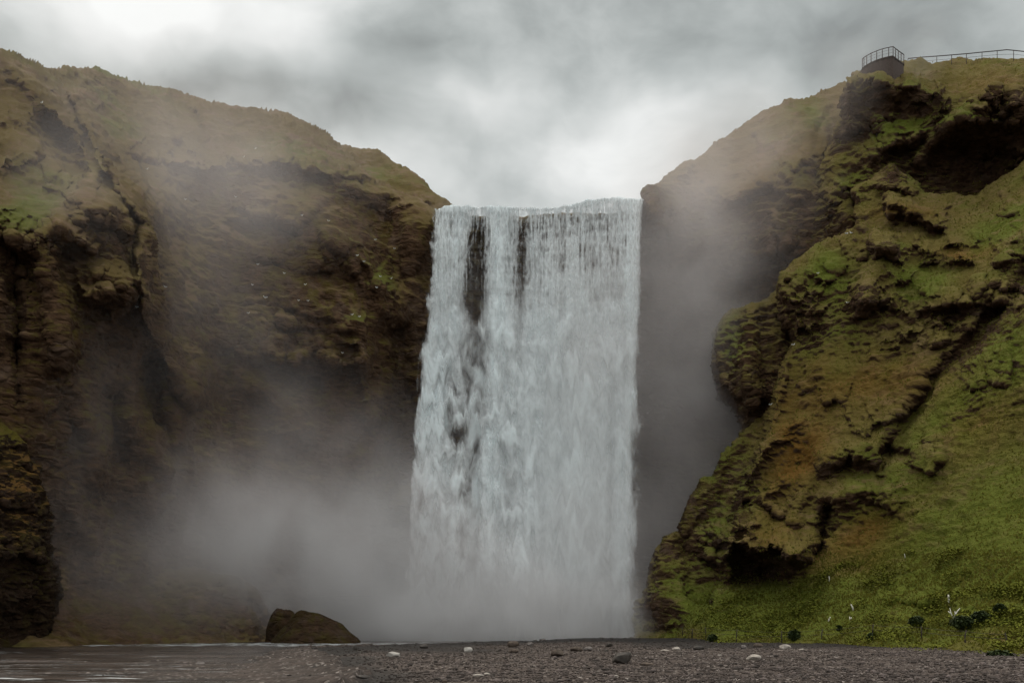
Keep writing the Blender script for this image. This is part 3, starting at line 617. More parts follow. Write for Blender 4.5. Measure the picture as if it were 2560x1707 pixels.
blobs = [  # centre px,py,Y ; radii m ; density
    ((1300, 1585, 125), (26, 6, 7), .24), ((1060, 1500, 127), (12, 6, 10), .06), ((750, 1460, 119), (11, 6, 8), .07), ((1560, 1500, 128), (8, 5, 12), .04), ((1330, 1450, 129), (16, 6, 11), .035), ((1180, 1000, 144), (13, 3, 26), .06), ((1010, 1530, 126), (17, 8, 9), .12), ((830, 1430, 124), (16, 8, 10), .065), ((640, 1310, 120), (13, 8, 9), .05),
    ((720, 1350, 122), (14, 7, 8), .035), ((920, 1280, 126), (12, 6, 9), .035), ((1010, 1400, 127), (10, 5, 9), .05), ((1000, 1150, 129), (6, 5, 9), .02),
    ((480, 1250, 114), (12, 7, 8), .038), ((760, 1150, 125), (13, 6, 11), .025), ((440, 1450, 112), (12, 6, 8), .04), ((660, 950, 126), (7, 5, 9), .02), ((300, 1450, 104), (12, 6, 10), .014),
    ((1740, 1150, 138), (14, 9, 25), .058), ((1700, 750, 136), (14, 9, 17), .038), ((1830, 520, 136), (12, 8, 12), .022), ((1880, 370, 140), (12, 9, 10), .016), ((1700, 470, 138), (8, 7, 9), .016),
    ((500, 620, 112), (10, 8, 16), .011), ((330, 330, 112), (22, 12, 12), .008), ((560, 470, 120), (14, 8, 8), .012), ((1450, 1050, 129), (9, 4, 22), .045), ((700, 330, 128), (26, 10, 8), .006), ((150, 500, 92), (6, 5, 6), .014),
    ((110, 1150, 95), (9, 2.5, 16), .022), ((1120, 1560, 122), (12, 5, 5), .09), ((2130, 230, 128), (4, 4, 5), .018), ((350, 900, 98), (18, 6, 26), .004), ((2380, 150, 132), (20, 6, 5), .010)]
tot = None
for (c, r, dn) in blobs:
    cw = PW(*c)
    q = t.vmath('MULTIPLY', t.vmath('SUBTRACT', wp, cw), tuple(1/x for x in r))
    L = t.vmath('LENGTH', q)
    v = t.rng(L, 1.45, .15, 0, dn)
    tot = v if tot is None else t.math('ADD', tot, v)
n2 = t.noise(t.vmath('MULTIPLY', pos, (1., 1., .75)), .13, 5, .62, .6)
tot = t.math('MULTIPLY', tot, t.rng(n2, .30, .66, .45, 1.5))
vc = t.new('GeometryNodeVolumeCube')
t.put(vc, 'Density', tot); t.put(vc, 'Background', 0.)
t.put(vc, 'Min', (-66, 84, -1)); t.put(vc, 'Max', (56, 146, 84))
t.put(vc, 'Resolution X', 150); t.put(vc, 'Resolution Y', 60); t.put(vc, 'Resolution Z', 110)
sm = t.new('GeometryNodeSetMaterial'); t.l.new(vc.outputs[0], sm.inputs['Geometry']); sm.inputs['Material'].default_value = mm
t.l.new(sm.outputs[0], gout.inputs[0])
mo = bpy.data.objects.new('mist', bpy.data.meshes.new('mist')); COL.objects.link(mo)
mo.data.materials.append(mm)
md = mo.modifiers.new('spray_field', 'NODES'); md.node_group = gt
tag(mo, 'drifting spray mist round the foot and sides of the waterfall', 'mist', kind='stuff')

# ================================================================== WORLD
wld = bpy.data.worlds.new('World'); scene.world = wld; wld.use_nodes = True
t = NT(wld.node_tree); t.n.clear()
out = t.new('ShaderNodeOutputWorld')
dirv = t.new('ShaderNodeTexCoord').outputs['Generated']
def D3(px, py):
    v = Vector(((px-CX)/F, 1, (HY-py)/F)); v.normalize(); return tuple(v)
wn = t.noise(dirv, 3.2, 4, .55, 0, 1)
wd = t.vmath('ADD', dirv, t.vmath('MULTIPLY', t.vmath('SUBTRACT', wn, (.5, .5, .5)), (.16, .16, .11)))
nz1 = t.noise(t.vmath('MULTIPLY', wd, (1., 1., 1.9)), 5.5, 6, .5, 0.)
nz2 = t.noise(t.vmath('MULTIPLY', wd, (1., 1., 1.5)), 15., 6, .52, 0.)
val = t.math('ADD', .50, t.math('ADD', t.math('MULTIPLY', t.math('SUBTRACT', t.rng(nz1, .36, .64), .5), .15), t.math('MULTIPLY', t.math('SUBTRACT', nz1, .5), .30)))
val = t.math('ADD', val, t.math('MULTIPLY', t.math('SUBTRACT', nz2, .5), .26))
sky_blobs = [((1320, 330), (.16, .06), -.07), ((2300, 60), (.08, .03), -.07), ((540, 25), (.15, .05), .36), ((300, 30), (.10, .03), .12), ((760, 120), (.05, .05), .25), ((880, 200), (.05, .03), .18), ((1050, 270), (.08, .03), .10), ((1300, 340), (.12, .03), .04), ((1560, 440), (.08, .03), .12), ((1580, 300), (.10, .05), .12), ((1760, 200), (.10, .07), .14),
    ((1150, 250), (.09, .022), .10), ((1200, 20), (.12, .03), .08), ((400, 175), (.17, .045), -.24), ((620, 130), (.06, .03), -.08), ((860, 260), (.065, .035), -.22), ((330, 200), (.10, .03), -.08), ((950, 40), (.07, .05), -.10), ((150, 100), (.09, .05), .05), ((1250, 110), (.20, .07), -.10), ((1200, 420), (.12, .03), -.05), ((1450, 200), (.06, .03), -.05), ((2000, 40), (.14, .05), -.14), ((2480, 80), (.12, .045), -.16), ((1620, 60), (.10, .05), -.06), ((2250, 110), (.07, .03), .06), ((1350, 460), (.2, .04), .03), ((1000, 420), (.08, .03), .05)]
for (c, r, a) in sky_blobs:
    q = t.vmath('MULTIPLY', t.vmath('SUBTRACT', wd, D3(*c)), (1/r[0], 1/r[0], 1/r[1]))
    val = t.math('ADD', val, t.rng(t.vmath('LENGTH', q), 1.6, 0., 0, a))
val = t.math('MAXIMUM', t.math('MINIMUM', val, .84), .26)
ccol = t.mix(t.rng(val, .3, .8), C(.915, .985, .968), C(.985, 1., .985))
cc = t.vmath('SCALE', ccol, scale=val)
sepw = t.new('ShaderNodeSeparateXYZ'); t.l.new(dirv, sepw.inputs[0])
dome = t.math('ADD', 1., t.math('MULTIPLY', t.rng(sepw.outputs[2], .55, .95), 1.1))
dome = t.math('ADD', dome, t.math('MULTIPLY', t.rng(sepw.outputs[1], .3, -.4), 1.0))
cc = t.vmath('SCALE', cc, scale=dome)
cc = t.mix(t.rng(sepw.outputs[2], -.02, .0), C(.05, .045, .04), cc)
bg = t.new('ShaderNodeBackground'); t.l.new(cc, bg.inputs[0]); bg.inputs[1].default_value = 1.03
sky = t.new('ShaderNodeTexSky', sky_type='NISHITA'); sky.sun_disc = False
SUN_EL = math.radians(48); SUN_ROT = math.radians(-38)      # ahead and to the left, behind cloud
sky.sun_elevation = SUN_EL; sky.sun_rotation = SUN_ROT; sky.air_density = 1.; sky.dust_density = 4.
bg2 = t.new('ShaderNodeBackground'); t.l.new(sky.outputs[0], bg2.inputs[0]); bg2.inputs[1].default_value = .003
ad = t.new('ShaderNodeAddShader'); t.l.new(bg.outputs[0], ad.inputs[0]); t.l.new(bg2.outputs[0], ad.inputs[1])
t.l.new(ad.outputs[0], out.inputs[0])

sl = bpy.data.lights.new('sun', 'SUN'); sl.energy = 1.3; sl.angle = math.radians(25); sl.color = (1, .86, .70)
so = bpy.data.objects.new('sun', sl); COL.objects.link(so)
sd_ = Vector((math.sin(SUN_ROT)*math.cos(SUN_EL), math.cos(SUN_ROT)*math.cos(SUN_EL), math.sin(SUN_EL)))
so.rotation_euler = (-sd_).to_track_quat('-Z', 'Y').to_euler()

# ================================================================== THINGS
import bmesh
def ico(sub):
    bm = bmesh.new(); bmesh.ops.create_icosphere(bm, subdivisions=sub, radius=1.)
    V = np.array([v.co[:] for v in bm.verts]); Fq = np.array([[v.index for v in f.verts] for f in bm.faces]); bm.free()
    return V, Fq
ICO = {k: ico(k) for k in (1, 2, 4, 5)}
def surf(px, py, rel):
    _, U, V, P, N, ins = rel
    sx = CX+F*P[..., 0]/P[..., 1]; sy = HY-F*(P[..., 2]-CH)/P[..., 1]
    d = (sx-px)**2+(sy-py)**2+np.where(ins, 0, 1e5)
    cand = np.argpartition(d.ravel(), 10)[:10]
    k = cand[np.argmin(P[..., 1].ravel()[cand])]
    return P.reshape(-1, 3)[k], N.reshape(-1, 3)[k]
REL3 = (slope, U3, V3, Pg3, N3, ins3); REL2 = (upper_crag, _u2, _v2, P2, N2, _i2); REL1 = (left_cliff,)+tuple(_LC)
def ground_at(px, py):
    Y = CH*F/(py-HY)
    for _ in range(6):
        x = (px-CX)/F*Y; h = float(gz(np.array([x]), np.array([Y]))[0][0]); Y = (CH-h)*F/(py-HY)
    return (px-CX)/F*Y, Y, h
def rock_mesh(name, size, seed, mat, sub=4, cuts=9, rough=.12, cutd=.62):
    V, Fq = ICO[sub]; V = V.copy(); r = np.random.default_rng(seed)
    for _ in range(cuts):
        n = r.normal(size=3); n /= np.linalg.norm(n); d = cutd+r.random()*.28
        s = V@n; V = V-np.where(s > d, s-d, 0)[:, None]*n
    V = V+V*(rough*fbm(V*1.6+seed*3.1, 4))[:, None]+.035*fbm(V*7+seed, 3)[:, None]*V
    return mesh_from(name, V*np.array(size)/1.0, Fq, mat, True)

stone_dark = simple('wet_dark_stone', (.035, .028, .023), .6, .35, 5)
stone_brown = simple('brown_stone', (.075, .055, .042), .85, .35, 5)
stone_pale = simple('pale_stone', (.30, .26, .225), .9, .25, 4)
stone_white = simple('whitish_stone', (.33, .30, .27), .9, .15, 4)
stone_grey = simple('grey_stone', (.13, .11, .10), .9, .3, 5)
boulder_m = hill_material('mossy_boulder', rockbias=1.3, tint=(.4, .4, .5), rk=.42)

# big boulders at the water's edge
def px_rock(px, pyb, wpx, hpx, mat, label, seed, dep=.8, cat='stone', name='stone', group=None, sub=4, rough=.12, Yf=None, sink=.22, rz=0., cuts=9):
    if Yf is None: x, Y, h = ground_at(px, pyb)
    else: Y = Yf; x = (px-CX)/F*Y; h = -.1
    w = wpx/F*Y*1.06; hh = hpx/F*Y*1.12
    o = rock_mesh(name, (w/2*1.08, w/2*dep, hh*.62), seed, mat, sub, cuts, rough)
    o.location = (x, Y, h+hh*.62-hh*sink); o.rotation_euler = (0, 0, rz)
    tag(o, label, cat, group)
    return o
V, Fq = ICO[5]; V = V.copy()
# long boulder with a steep left end, high back and a nose that tapers to the right
Xn = V[:, 0]
prof = np.interp(Xn, [-1, -.72, -.45, -.3, -.1, .2, .55, .8, 1], [.62, .78, .98, 1.0, .9, .82, .70, .46, .26])
V[:, 2] = V[:, 2]*np.where(V[:, 2] > 0, prof, .5)
for n, d in (((.5, -.6, .62), .62), ((-.7, -.5, .5), .66), ((.1, -.95, .3), .72), ((.75, -.3, .58), .66), ((-.2, -.7, .7), .66), ((.95, -.1, -.1), .9)):
    n = np.array(n)/np.linalg.norm(n); s = V@n; V -= np.where(s > d, (s-d)*.8, 0)[:, None]*n
V += V*(.12*fbm(V*1.5+3, 5))[:, None]
b1 = mesh_from('boulder', V*np.array([4.9, 3.6, 3.6]), Fq, boulder_m)
b1.location = tuple(P3(788, 1600, 107)); b1.location.z = .1; b1.rotation_euler = (0, 0, -.06)
tag(b1, 'largest dark boulder with a long sloping back at the far water edge', 'boulder')
b2 = rock_mesh('boulder', (2.0, 1.9, 3.9), 5, boulder_m, 5, 8, .16)
b2.location = tuple(P3(708, 1592, 111)); b2.location.z = .0
tag(b2, 'pointed mist covered boulder behind the left end of the largest boulder', 'boulder')

ST = [  # px, base py, w, h, material, label
 (985, 1640, 38, 11, stone_white, 'flat whitish stone lying on the dark wet sand'), (1170, 1629, 21, 12, stone_white, 'small rounded whitish stone right of the flat white one'),
 (1061, 1620, 22, 10, stone_dark, 'rounded dark stone on the gravel crest between the two whitish stones'), (888, 1625, 10, 12, stone_dark, 'little upright dark stone on the tip of the gravel bar'),
 (1285, 1617, 30, 16, stone_brown, 'square brown rock standing on the gravel crest before the waterfall'), (1283, 1631, 25, 10, stone_brown, 'low reddish brown rock just below the square crest rock'),
 (1394, 1640, 36, 18, stone_brown, 'blocky brown rock left of the big angular rock'), (1556, 1657, 50, 27, stone_dark, 'big angular dark rock, largest on the gravel'),
 (1441, 1628, 28, 12, stone_brown, 'brown rock beside the pale stone on the gravel crest'), (1471, 1626, 22, 10, stone_grey, 'pale grey stone touching the brown crest rock'),
 (1522, 1617, 16, 11, stone_dark, 'small dark stone above the big angular rock'), (1516, 1629, 10, 6, stone_dark, 'tiny dark stone left of the big angular rock'),
 (1616, 1663, 32, 8, stone_brown, 'low flat brown stone right of the big angular rock'),
 (500, 1668, 23, 15, stone_grey, 'grey stone standing alone in the shallow river'), (1883, 1649, 36, 13, stone_pale, 'pale domed stone in front of the dark sand bank'),
 (1962, 1621, 26, 10, stone_pale, 'pale stone at the grass edge left of the dark sand bank'), (2006, 1626, 17, 6, stone_pale, 'small flat pale stone on the dark sand'),
 (1692, 1625, 20, 8, stone_pale, 'small pale stone at the foot of the cliff corner'), (1660, 1628, 24, 5, stone_pale, 'thin pale slab stone nearest the foot of the cliff corner'), (1799, 1640, 12, 5, stone_pale, 'tiny pale stone between cliff corner and domed stone'),
 (838, 1675, 24, 6, stone_dark, 'low dark stone in the wet shallows left of the gravel bar'), (790, 1629, 20, 4, stone_dark, 'thin dark stone in the water at the gravel tip'), (770, 1656, 12, 4, stone_dark, 'small dark stone alone in the grey shallows'),
 (655, 1684, 18, 5, stone_dark, 'dark stone in the brown shallows right of the lone grey stone'), (1112, 1706, 14, 8, stone_brown, 'reddish stone at the bottom edge on the gravel'), (905, 1694, 34, 7, stone_dark, 'long low dark stone near the bottom on the bar edge'),
 (1222, 1613, 14, 6, stone_dark, 'small dark stone on the crest left of the square brown rock'), (1325, 1613, 15, 8, stone_grey, 'small grey stone right of the square brown rock'), (1540, 1692, 12, 5, stone_pale, 'pale pebble sized stone low in the middle of the gravel'),
 (1196, 1690, 26, 6, stone_pale, 'flat pale stone among the gravel below the waterfall'), (1217, 1686, 14, 5, stone_pale, 'little pale stone touching the flat pale gravel stone'), (2000, 1688, 10, 4, stone_dark, 'small dark stone on the bare gravel at lower right'),
 (1895, 1618, 22, 10, stone_brown, 'brown stone half buried at the grass edge'), (1746, 1624, 26, 10, stone_dark, 'dark rock under the cliff corner by the wire fence'), (1858, 1621, 16, 9, stone_grey, 'grey stone at the grass edge left of the half buried one'),
]
for k, (px, py, w_, h_, m_, lab) in enumerate(ST):
    px_rock(px, py, w_, h_, m_, lab, 100+k, dep=.75+.3*random.random(), cuts=12 if 'angular' in lab or 'block' in lab else 8, rz=random.uniform(-.3, .3), rough=.10)
CR = [(1338, 11, 'with a steep left side'), (1356, 15, 'low and wide'), (1392, 12, 'very small and round'), (1492, 14, 'just left of the peaked one'), (1506, 18, 'dark and flat topped'), (1530, 17, 'tallest and peaked'), (1546, 14, 'rounded next to the peaked one'),
      (1562, 16, 'low one in the middle of the right group'), (1578, 18, 'broad one near the cliff corner'), (1596, 14, 'touching the cliff corner')]
for k, (px, w_, lab) in enumerate(CR):
    px_rock(px, 1609, w_, w_*.55, stone_grey if k % 3 else stone_dark, 'crest rock against the white spray, '+lab, 200+k, group='small rocks along the gravel crest', Yf=111+random.random(), sink=-.25)

# ---- pebbles (uncountable)
n = 42000
yy = 27+(118-27)*rng.random(n)**1.5; xx = (rng.random(n)*1.12-.56)*yy*1.03
h, sd_p = gz(xx, yy)
wetp = wetf(xx, yy, sd_p)
keep = ((sd_p > .2) | ((rng.random(n) < .07) & (h > -.12))) & (rng.random(n) > wetp*.8); xx, yy, h, wetp = xx[keep], yy[keep], h[keep], wetp[keep]; n = len(xx)
V0, F0 = ICO[1]
sz = .016+.085*rng.random(n)**16+.012*rng.random(n)+.0003*yy
sc = np.stack([sz*(1+.5*rng.random(n)), sz*(.8+.5*rng.random(n)), sz*(.45+.3*rng.random(n))], -1)
V = V0[None]*sc[:, None]*(1+.25*rng.normal(size=(n, len(V0), 1)).clip(-1, 1)*.6)
a = rng.random(n)*6.28; ca, sa = np.cos(a)[:, None], np.sin(a)[:, None]
V = np.stack([V[..., 0]*ca-V[..., 1]*sa, V[..., 0]*sa+V[..., 1]*ca, V[..., 2]], -1)+np.stack([xx, yy, h+sz*.15+.01], -1)[:, None]
pm, t = newmat('pebble_mix')
v = t.attr('tone')
b = t.new('ShaderNodeBsdfPrincipled'); t.put(b, 'Base Color', t.mix(t.rng(v, .7, 1.0), t.mix(v, C(.020, .014, .011), C(.078, .058, .049)), C(.13, .10, .09))); t.put(b, 'Roughness', .85); t.put(b, 'Specular IOR Level', .3)
t.l.new(b.outputs[0], t.out.inputs[0])
po = mesh_from('pebbles', V.reshape(-1, 3), (F0[None]+(np.arange(n)*len(V0))[:, None, None]).reshape(-1, 3), pm, False, {'tone': np.repeat(rng.random(n)*(1-.93*wetp), len(V0))})
tag(po, 'loose pebbles strewn over the gravel bar', 'pebbles', kind='stuff')

# ---- grass and leafy cover on the right slope (uncountable)
gmat, t = newmat('grass_blades')
v = t.attr('tone')
b = t.new('ShaderNodeBsdfPrincipled')
t.put(b, 'Base Color', t.mix(t.rng(v, .55, 1.), t.mix(v, C(.09, .09, .014), C(.16, .15, .028)), C(.26, .21, .08))); t.put(b, 'Roughness', .8); t.put(b, 'Specular IOR Level', .15)
tl = t.new('ShaderNodeBsdfTranslucent'); t.put(tl, 'Color', C(.20, .19, .03)); mx = t.new('ShaderNodeMixShader'); mx.inputs[0].default_value = .45
t.l.new(b.outputs[0], mx.inputs[1]); t.l.new(tl.outputs[0], mx.inputs[2]); t.l.new(mx.outputs[0], t.out.inputs[0])
def tufts(rels, counts, hgt, name, label):
    PV = []; TV = []
    for (P, N, ins, msk), cnt in zip(rels, counts):
        ok = np.flatnonzero((ins & msk).ravel()); pk = rng.choice(ok, cnt)
        Pp = P.reshape(-1, 3)[pk]+rng.normal(size=(cnt, 3))*.12; Nn = N.reshape(-1, 3)[pk]
        clump = fbm(Pp/1.2, 3); big = fbm(Pp/5.+3, 3)
        for bl in range(3):
            a = rng.random(cnt)*6.28; wd_ = (.05+.05*rng.random(cnt))
            L = hgt*(.6+.8*rng.random(cnt))*(1+.7*clump)
            side = np.stack([np.cos(a), np.sin(a), 0*a], -1)*wd_[:, None]
            up = Nn*.55+np.array([0, -.12, .75])+.35*rng.normal(size=(cnt, 3))
            up /= np.linalg.norm(up, axis=1, keepdims=True)
            base = Pp-Nn*.05
            PV.append(np.stack([base-side, base+side, base+up*L[:, None]], 1)); TV.append(np.repeat(np.clip(.42+.5*big+.25*rng.normal(size=cnt), 0, 1), 3))
    V = np.concatenate(PV).reshape(-1, 3); T_ = np.concatenate(TV)
    o = mesh_from(name, V, np.arange(len(V)).reshape(-1, 3), gmat, False, {'tone': T_})
    tag(o, label, 'grass', kind='stuff'); return o
vis3 = ins3 & (U3 < 2640) & (V3 < 1670)
low = vis3 & (V3 > 1380-.0*U3) & (U3+V3 > 3250)
tufts([(Pg3, N3, vis3, N3[..., 2] > .25), (Pg3, N3, low, N3[..., 2] > .1), (P2, N2, _i2 & (_u2 < 2640) & (_v2 < 600), N2[..., 2] > .25)], [18000, 22000, 1000], .18, 'grass', 'rough grass growing over the slope right of the waterfall')
# leafy plants
ok = np.flatnonzero((low & (N3[..., 2] > .2)).ravel()); pk = rng.choice(ok, 8000)
Pp = Pg3.reshape(-1, 3)[pk]; sel = fbm(Pp/4.5+9, 3) > .08; Pp = Pp[sel]; n = len(Pp); K = 12
lf = rng.normal(size=(n, K, 3))*np.array([.32, .32, .16])+Pp[:, None]+np.array([0, 0, .3])
s_ = (.06+.05*rng.random((n, K, 1))); a = rng.random((n, K))*6.28; tl_ = rng.normal(size=(n, K, 2))*.35
u = np.stack([np.cos(a), np.sin(a), tl_[..., 0]], -1)*s_; v_ = np.stack([-np.sin(a), np.cos(a), tl_[..., 1]], -1)*s_*.8
Vq = np.stack([lf-u, lf-v_, lf+u, lf+v_], 2).reshape(-1, 3)
lm, t = newmat('broad_leaves'); v = t.attr('tone')
b = t.new('ShaderNodeBsdfPrincipled'); t.put(b, 'Base Color', t.mix(v, C(.085, .088, .011), C(.14, .148, .022))); t.put(b, 'Roughness', .9); t.put(b, 'Specular IOR Level', .05)
t.l.new(b.outputs[0], t.out.inputs[0])
lo = mesh_from('ground_cover', Vq, np.arange(len(Vq)).reshape(-1, 4), lm, False, {'tone': np.repeat(np.clip(.5+.25*rng.normal(size=n*K)+np.repeat(.5*fbm(Pp/3, 2), K), 0, 1), 4)})
tag(lo, 'low broad leaved plants spreading over the foot of the slope', 'ground cover', kind='stuff')

# ---- shrubs
def shrub(px, py, wpx, hpx, label, seed):
    p, nn = surf(px, py, REL3); r = np.random.default_rng(seed)
    Yd = p[1]; w_ = wpx/F*Yd/2; h_ = hpx/F*Yd
    root = empty('shrub', tuple(p)); tag(root, label, 'shrub', 'dark shrubs on the lower slope')
    n = 2600; q = r.normal(size=(n, 3)); q /= np.linalg.norm(q, axis=1, keepdims=True); q *= (r.random((n, 1))**.45)
    q *= (1+.45*fbm(q*2.2+seed, 3))[:, None]
    c = q*np.array([w_, w_*.8, h_*.5])+np.array([0, 0, h_*.55])
    s_ = .045+.05*r.random((n, 1)); a = r.random(n)*6.28; tt_ = r.normal(size=(n, 2))*.5
    u = np.stack([np.cos(a), np.sin(a), tt_[:, 0]], -1)*s_; v_ = np.stack([-np.sin(a), np.cos(a), tt_[:, 1]], -1)*s_
    V = np.stack([c-u, c-v_, c+u, c+v_], 1).reshape(-1, 3)
    mesh_from('leaves', V, np.arange(len(V)).reshape(-1, 4), shrub_m, False, {'tone': np.repeat(r.random(n), 4)}, root)
    tube_multi('stem', [[(0, 0, -.3), (.05, 0, h_*.3), (.0, .05, h_*.7)], [(0, 0, h_*.1), (w_*.3, 0, h_*.5), (w_*.55, 0, h_*.75)], [(0, 0, h_*.1), (-w_*.3, .1, h_*.45), (-w_*.5, .1, h_*.8)]], .04, twig_m, root)
def tube_multi(name, paths, rad, mat, parent=None, sides=6, taper=.5):
    Vs = []; Fs = []; off = 0
    for path in paths:
        path = [Vector(p) for p in path]
        rr = []
        for k, p in enumerate(path):
            d = (path[min(k+1, len(path)-1)]-path[max(k-1, 0)]).normalized()
            x = d.cross(Vector((0, 1, 0.01))).normalized() if abs(d.y) < .95 else d.cross(Vector((1, 0, 0))).normalized(); y = d.cross(x)
            r_ = rad*(1-(1-taper)*k/(len(path)-1))
            rr.append([tuple(p+x*r_*math.cos(6.2832*j/sides)+y*r_*math.sin(6.2832*j/sides)) for j in range(sides)])
        Vs += sum(rr, [])
        for k in range(len(path)-1):
            for j in range(sides):
                Fs.append((off+k*sides+j, off+k*sides+(j+1) % sides, off+(k+1)*sides+(j+1) % sides, off+(k+1)*sides+j))
        c0 = len(Vs); Vs += [tuple(path[0]), tuple(path[-1])]
        for j in range(sides):
            Fs.append((c0, off+(j+1) % sides, off+j, off+j)); e = off+(len(path)-1)*sides
            Fs.append((c0+1, e+j, e+(j+1) % sides, e+(j+1) % sides))
        off = len(Vs)
    me = bpy.data.meshes.new(name); me.from_pydata(Vs, [], [tuple(dict.fromkeys(f)) for f in Fs]); me.update()
    for p in me.polygons: p.use_smooth = True
    me.materials.append(mat); o = bpy.data.objects.new(name, me); COL.objects.link(o)
    if parent: o.parent = parent
    return o
twig_m = simple('twig_bark', (.06, .045, .03), .9, .3, 8)
shrub_m, t = newmat('shrub_leaf'); v = t.attr('tone')
b = t.new('ShaderNodeBsdfPrincipled'); t.put(b, 'Base Color', t.mix(v, C(.012, .02, .006), C(.05, .065, .016))); t.put(b, 'Roughness', .7); t.put(b, 'Specular IOR Level', .2)
t.l.new(b.outputs[0], t.out.inputs[0])
for k, a_ in enumerate([(2289, 1566, 36, 26, 'dark shrub left of the forked white branch'), (2401, 1574, 56, 34, 'widest dark shrub below the forked white branch'), (2448, 1556, 46, 32, 'dark shrub with pale tips right of the forked branch'),
                        (2500, 1655, 62, 30, 'dark shrub low at the grass edge in the bottom right corner'), (2097, 1574, 13, 12, 'tiny round dark shrub behind the wire fence'), (1984, 1600, 30, 26, 'dark leafy shrub between the middle fence posts'),
                        (1782, 1602, 24, 20, 'small dark shrub near the cliff corner end of the fence'), (2175, 1598, 20, 18, 'small dark shrub right of the dark sand bank'), (2497, 1532, 30, 26, 'round dark shrub farthest right on the grass bank')]):
    shrub(*a_, 300+k)

# ---- bleached dead branches
dead = simple('bleached_wood', (.62, .58, .50), .8, .12, 9)
def branch(px, py, paths, rad, label):
    p, _ = surf(px, py, REL3); k = p[1]/F
    o = tube_multi('dead_branch', [[(x*k, y_*k*.3, z*k) for x, y_, z in pth] for pth in paths], rad, dead, None, 6, .45)
    o.location = tuple(p+np.array([0, -.15, 0])); tag(o, label, 'dead branch', 'bleached dead branches on the slope')
branch(2371, 1500, [[(0, 0, -6), (0, 0, 4), (-1, 0, 18)]], .13, 'upright bleached stump standing above the forked branch')
branch(2381, 1546, [[(0, 0, -4), (-1, 0, 6), (-6, 3, 18), (-9, 0, 30)], [(0, 0, 0), (3, 0, 10), (9, -4, 22), (16, 0, 30)], [(-5, 0, 16), (-13, 4, 22)], [(5, 0, 13), (4, 3, 22)]], .06, 'white forked dead branch on the lower right slope')
branch(2128, 1522, [[(2, 0, -3), (0, 0, 4), (-5, 0, 14)]], .11, 'short white stick leaning left in the grass')
branch(2121, 1548, [[(1, 0, -3), (0, 0, 3), (-2, 0, 10)], [(0, 0, 2), (3, 0, 8)]], .08, 'thin white twig below the short leaning stick')
branch(2071, 1547, [[(-2, 0, -3), (0, 0, 4), (2, 0, 9)]], .09, 'small white twig leaning right in the leafy plants')
branch(2070, 1447, [[(0, 0, -3), (0, 0, 4), (-1, 0, 10)]], .07, 'lone pale twig below the orange mossy ledge')
branch(2258, 1390, [[(0, 0, -3), (-1, 0, 4), (-2, 0, 9)]], .06, 'lone pale twig high in the bright green grass')

# ---- wire fence on the lower slope
post_m = simple('weathered_post', (.05, .04, .03), .9, .3, 9)
fr = empty('wire_fence', (0, 0, 0)); tag(fr, 'dark wire fence on thin posts along the foot of the grassy slope', 'fence')
tops = []
for (px, pb) in [(1703, 1588), (1730, 1590), (1761, 1594), (1843, 1604), (1953, 1606), (2051, 1600), (2176, 1592), (2304, 1592), (2413, 1604), (2514, 1614)]:
    p, _ = surf(px, pb, REL3); hh = 30/F*p[1]*1.05 if px > 1800 else 1.1
    tube_multi('post', [[tuple(p+np.array([0, 0, -.4])), tuple(p+np.array([.02*random.uniform(-1, 1), 0, hh*.6])), tuple(p+np.array([.10*random.uniform(-1, 1), 0, hh]))]], .055, post_m, fr, 6, .8)
    tops.append((p, hh))
for fz in (.9, .55):
    pts = []
    for k in range(len(tops)-1):
        a_ = tops[k][0]+np.array([0, -.06, tops[k][1]*fz]); b_ = tops[k+1][0]+np.array([0, -.06, tops[k+1][1]*fz])
        for j in range(5): f_ = j/5; pts.append(tuple(a_*(1-f_)+b_*f_+np.array([0, 0, -.25*f_*(1-f_)])))
    pts.append(tuple(b_)); tube_multi('wire', [pts], .014, post_m, fr, 4, 1.)

# ---- viewing platform and railings on the right skyline
steel = simple('dark_rusty_steel', (.06, .045, .04), .7, .2, 6)
plank = simple('brown_platform_boards', (.055, .037, .030), .85, .2, 5)
pr = empty('viewing_platform', tuple(P3(2205, 160, 134))); tag(pr, 'small brown viewing platform with curved railing on the right skyline', 'viewing platform')
base = np.array(pr.location)
Z0 = float(P3(2233, 139, 132.)[2])
def onz(px, py): Y = (Z0-CH)*F/(HY-py); return np.array([(px-CX)/F*Y, Y, Z0])
edge_ = [onz(2156, 170), onz(2160, 166), onz(2167, 161.5), onz(2178, 155.5), onz(2192, 149.5), onz(2206, 144.8), onz(2222, 141), onz(2233, 139), onz(2239, 144), onz(2246, 149), onz(2253, 154), onz(2260, 159)]
back_ = [e+np.array([0, 3.2, 0]) for e in (edge_[-1], edge_[0])]
ring = edge_+back_
n_ = len(ring)
topv = [r_-base for r_ in ring]; thick = [r_-base-np.array([0, 0, .12]) for r_ in ring]
V = np.array(topv+thick+[np.mean(topv, 0), np.mean(thick, 0)])
Ft = [(i, (i+1) % n_, 2*n_) for i in range(n_)]+[((i+1) % n_+n_, i+n_, 2*n_+1) for i in range(n_)]+[(i, i+n_, (i+1) % n_+n_) for i in range(n_)]+[(i, (i+1) % n_+n_, (i+1) % n_) for i in range(n_)]
mesh_from('deck', V, np.array(Ft), plank, False, None, pr)
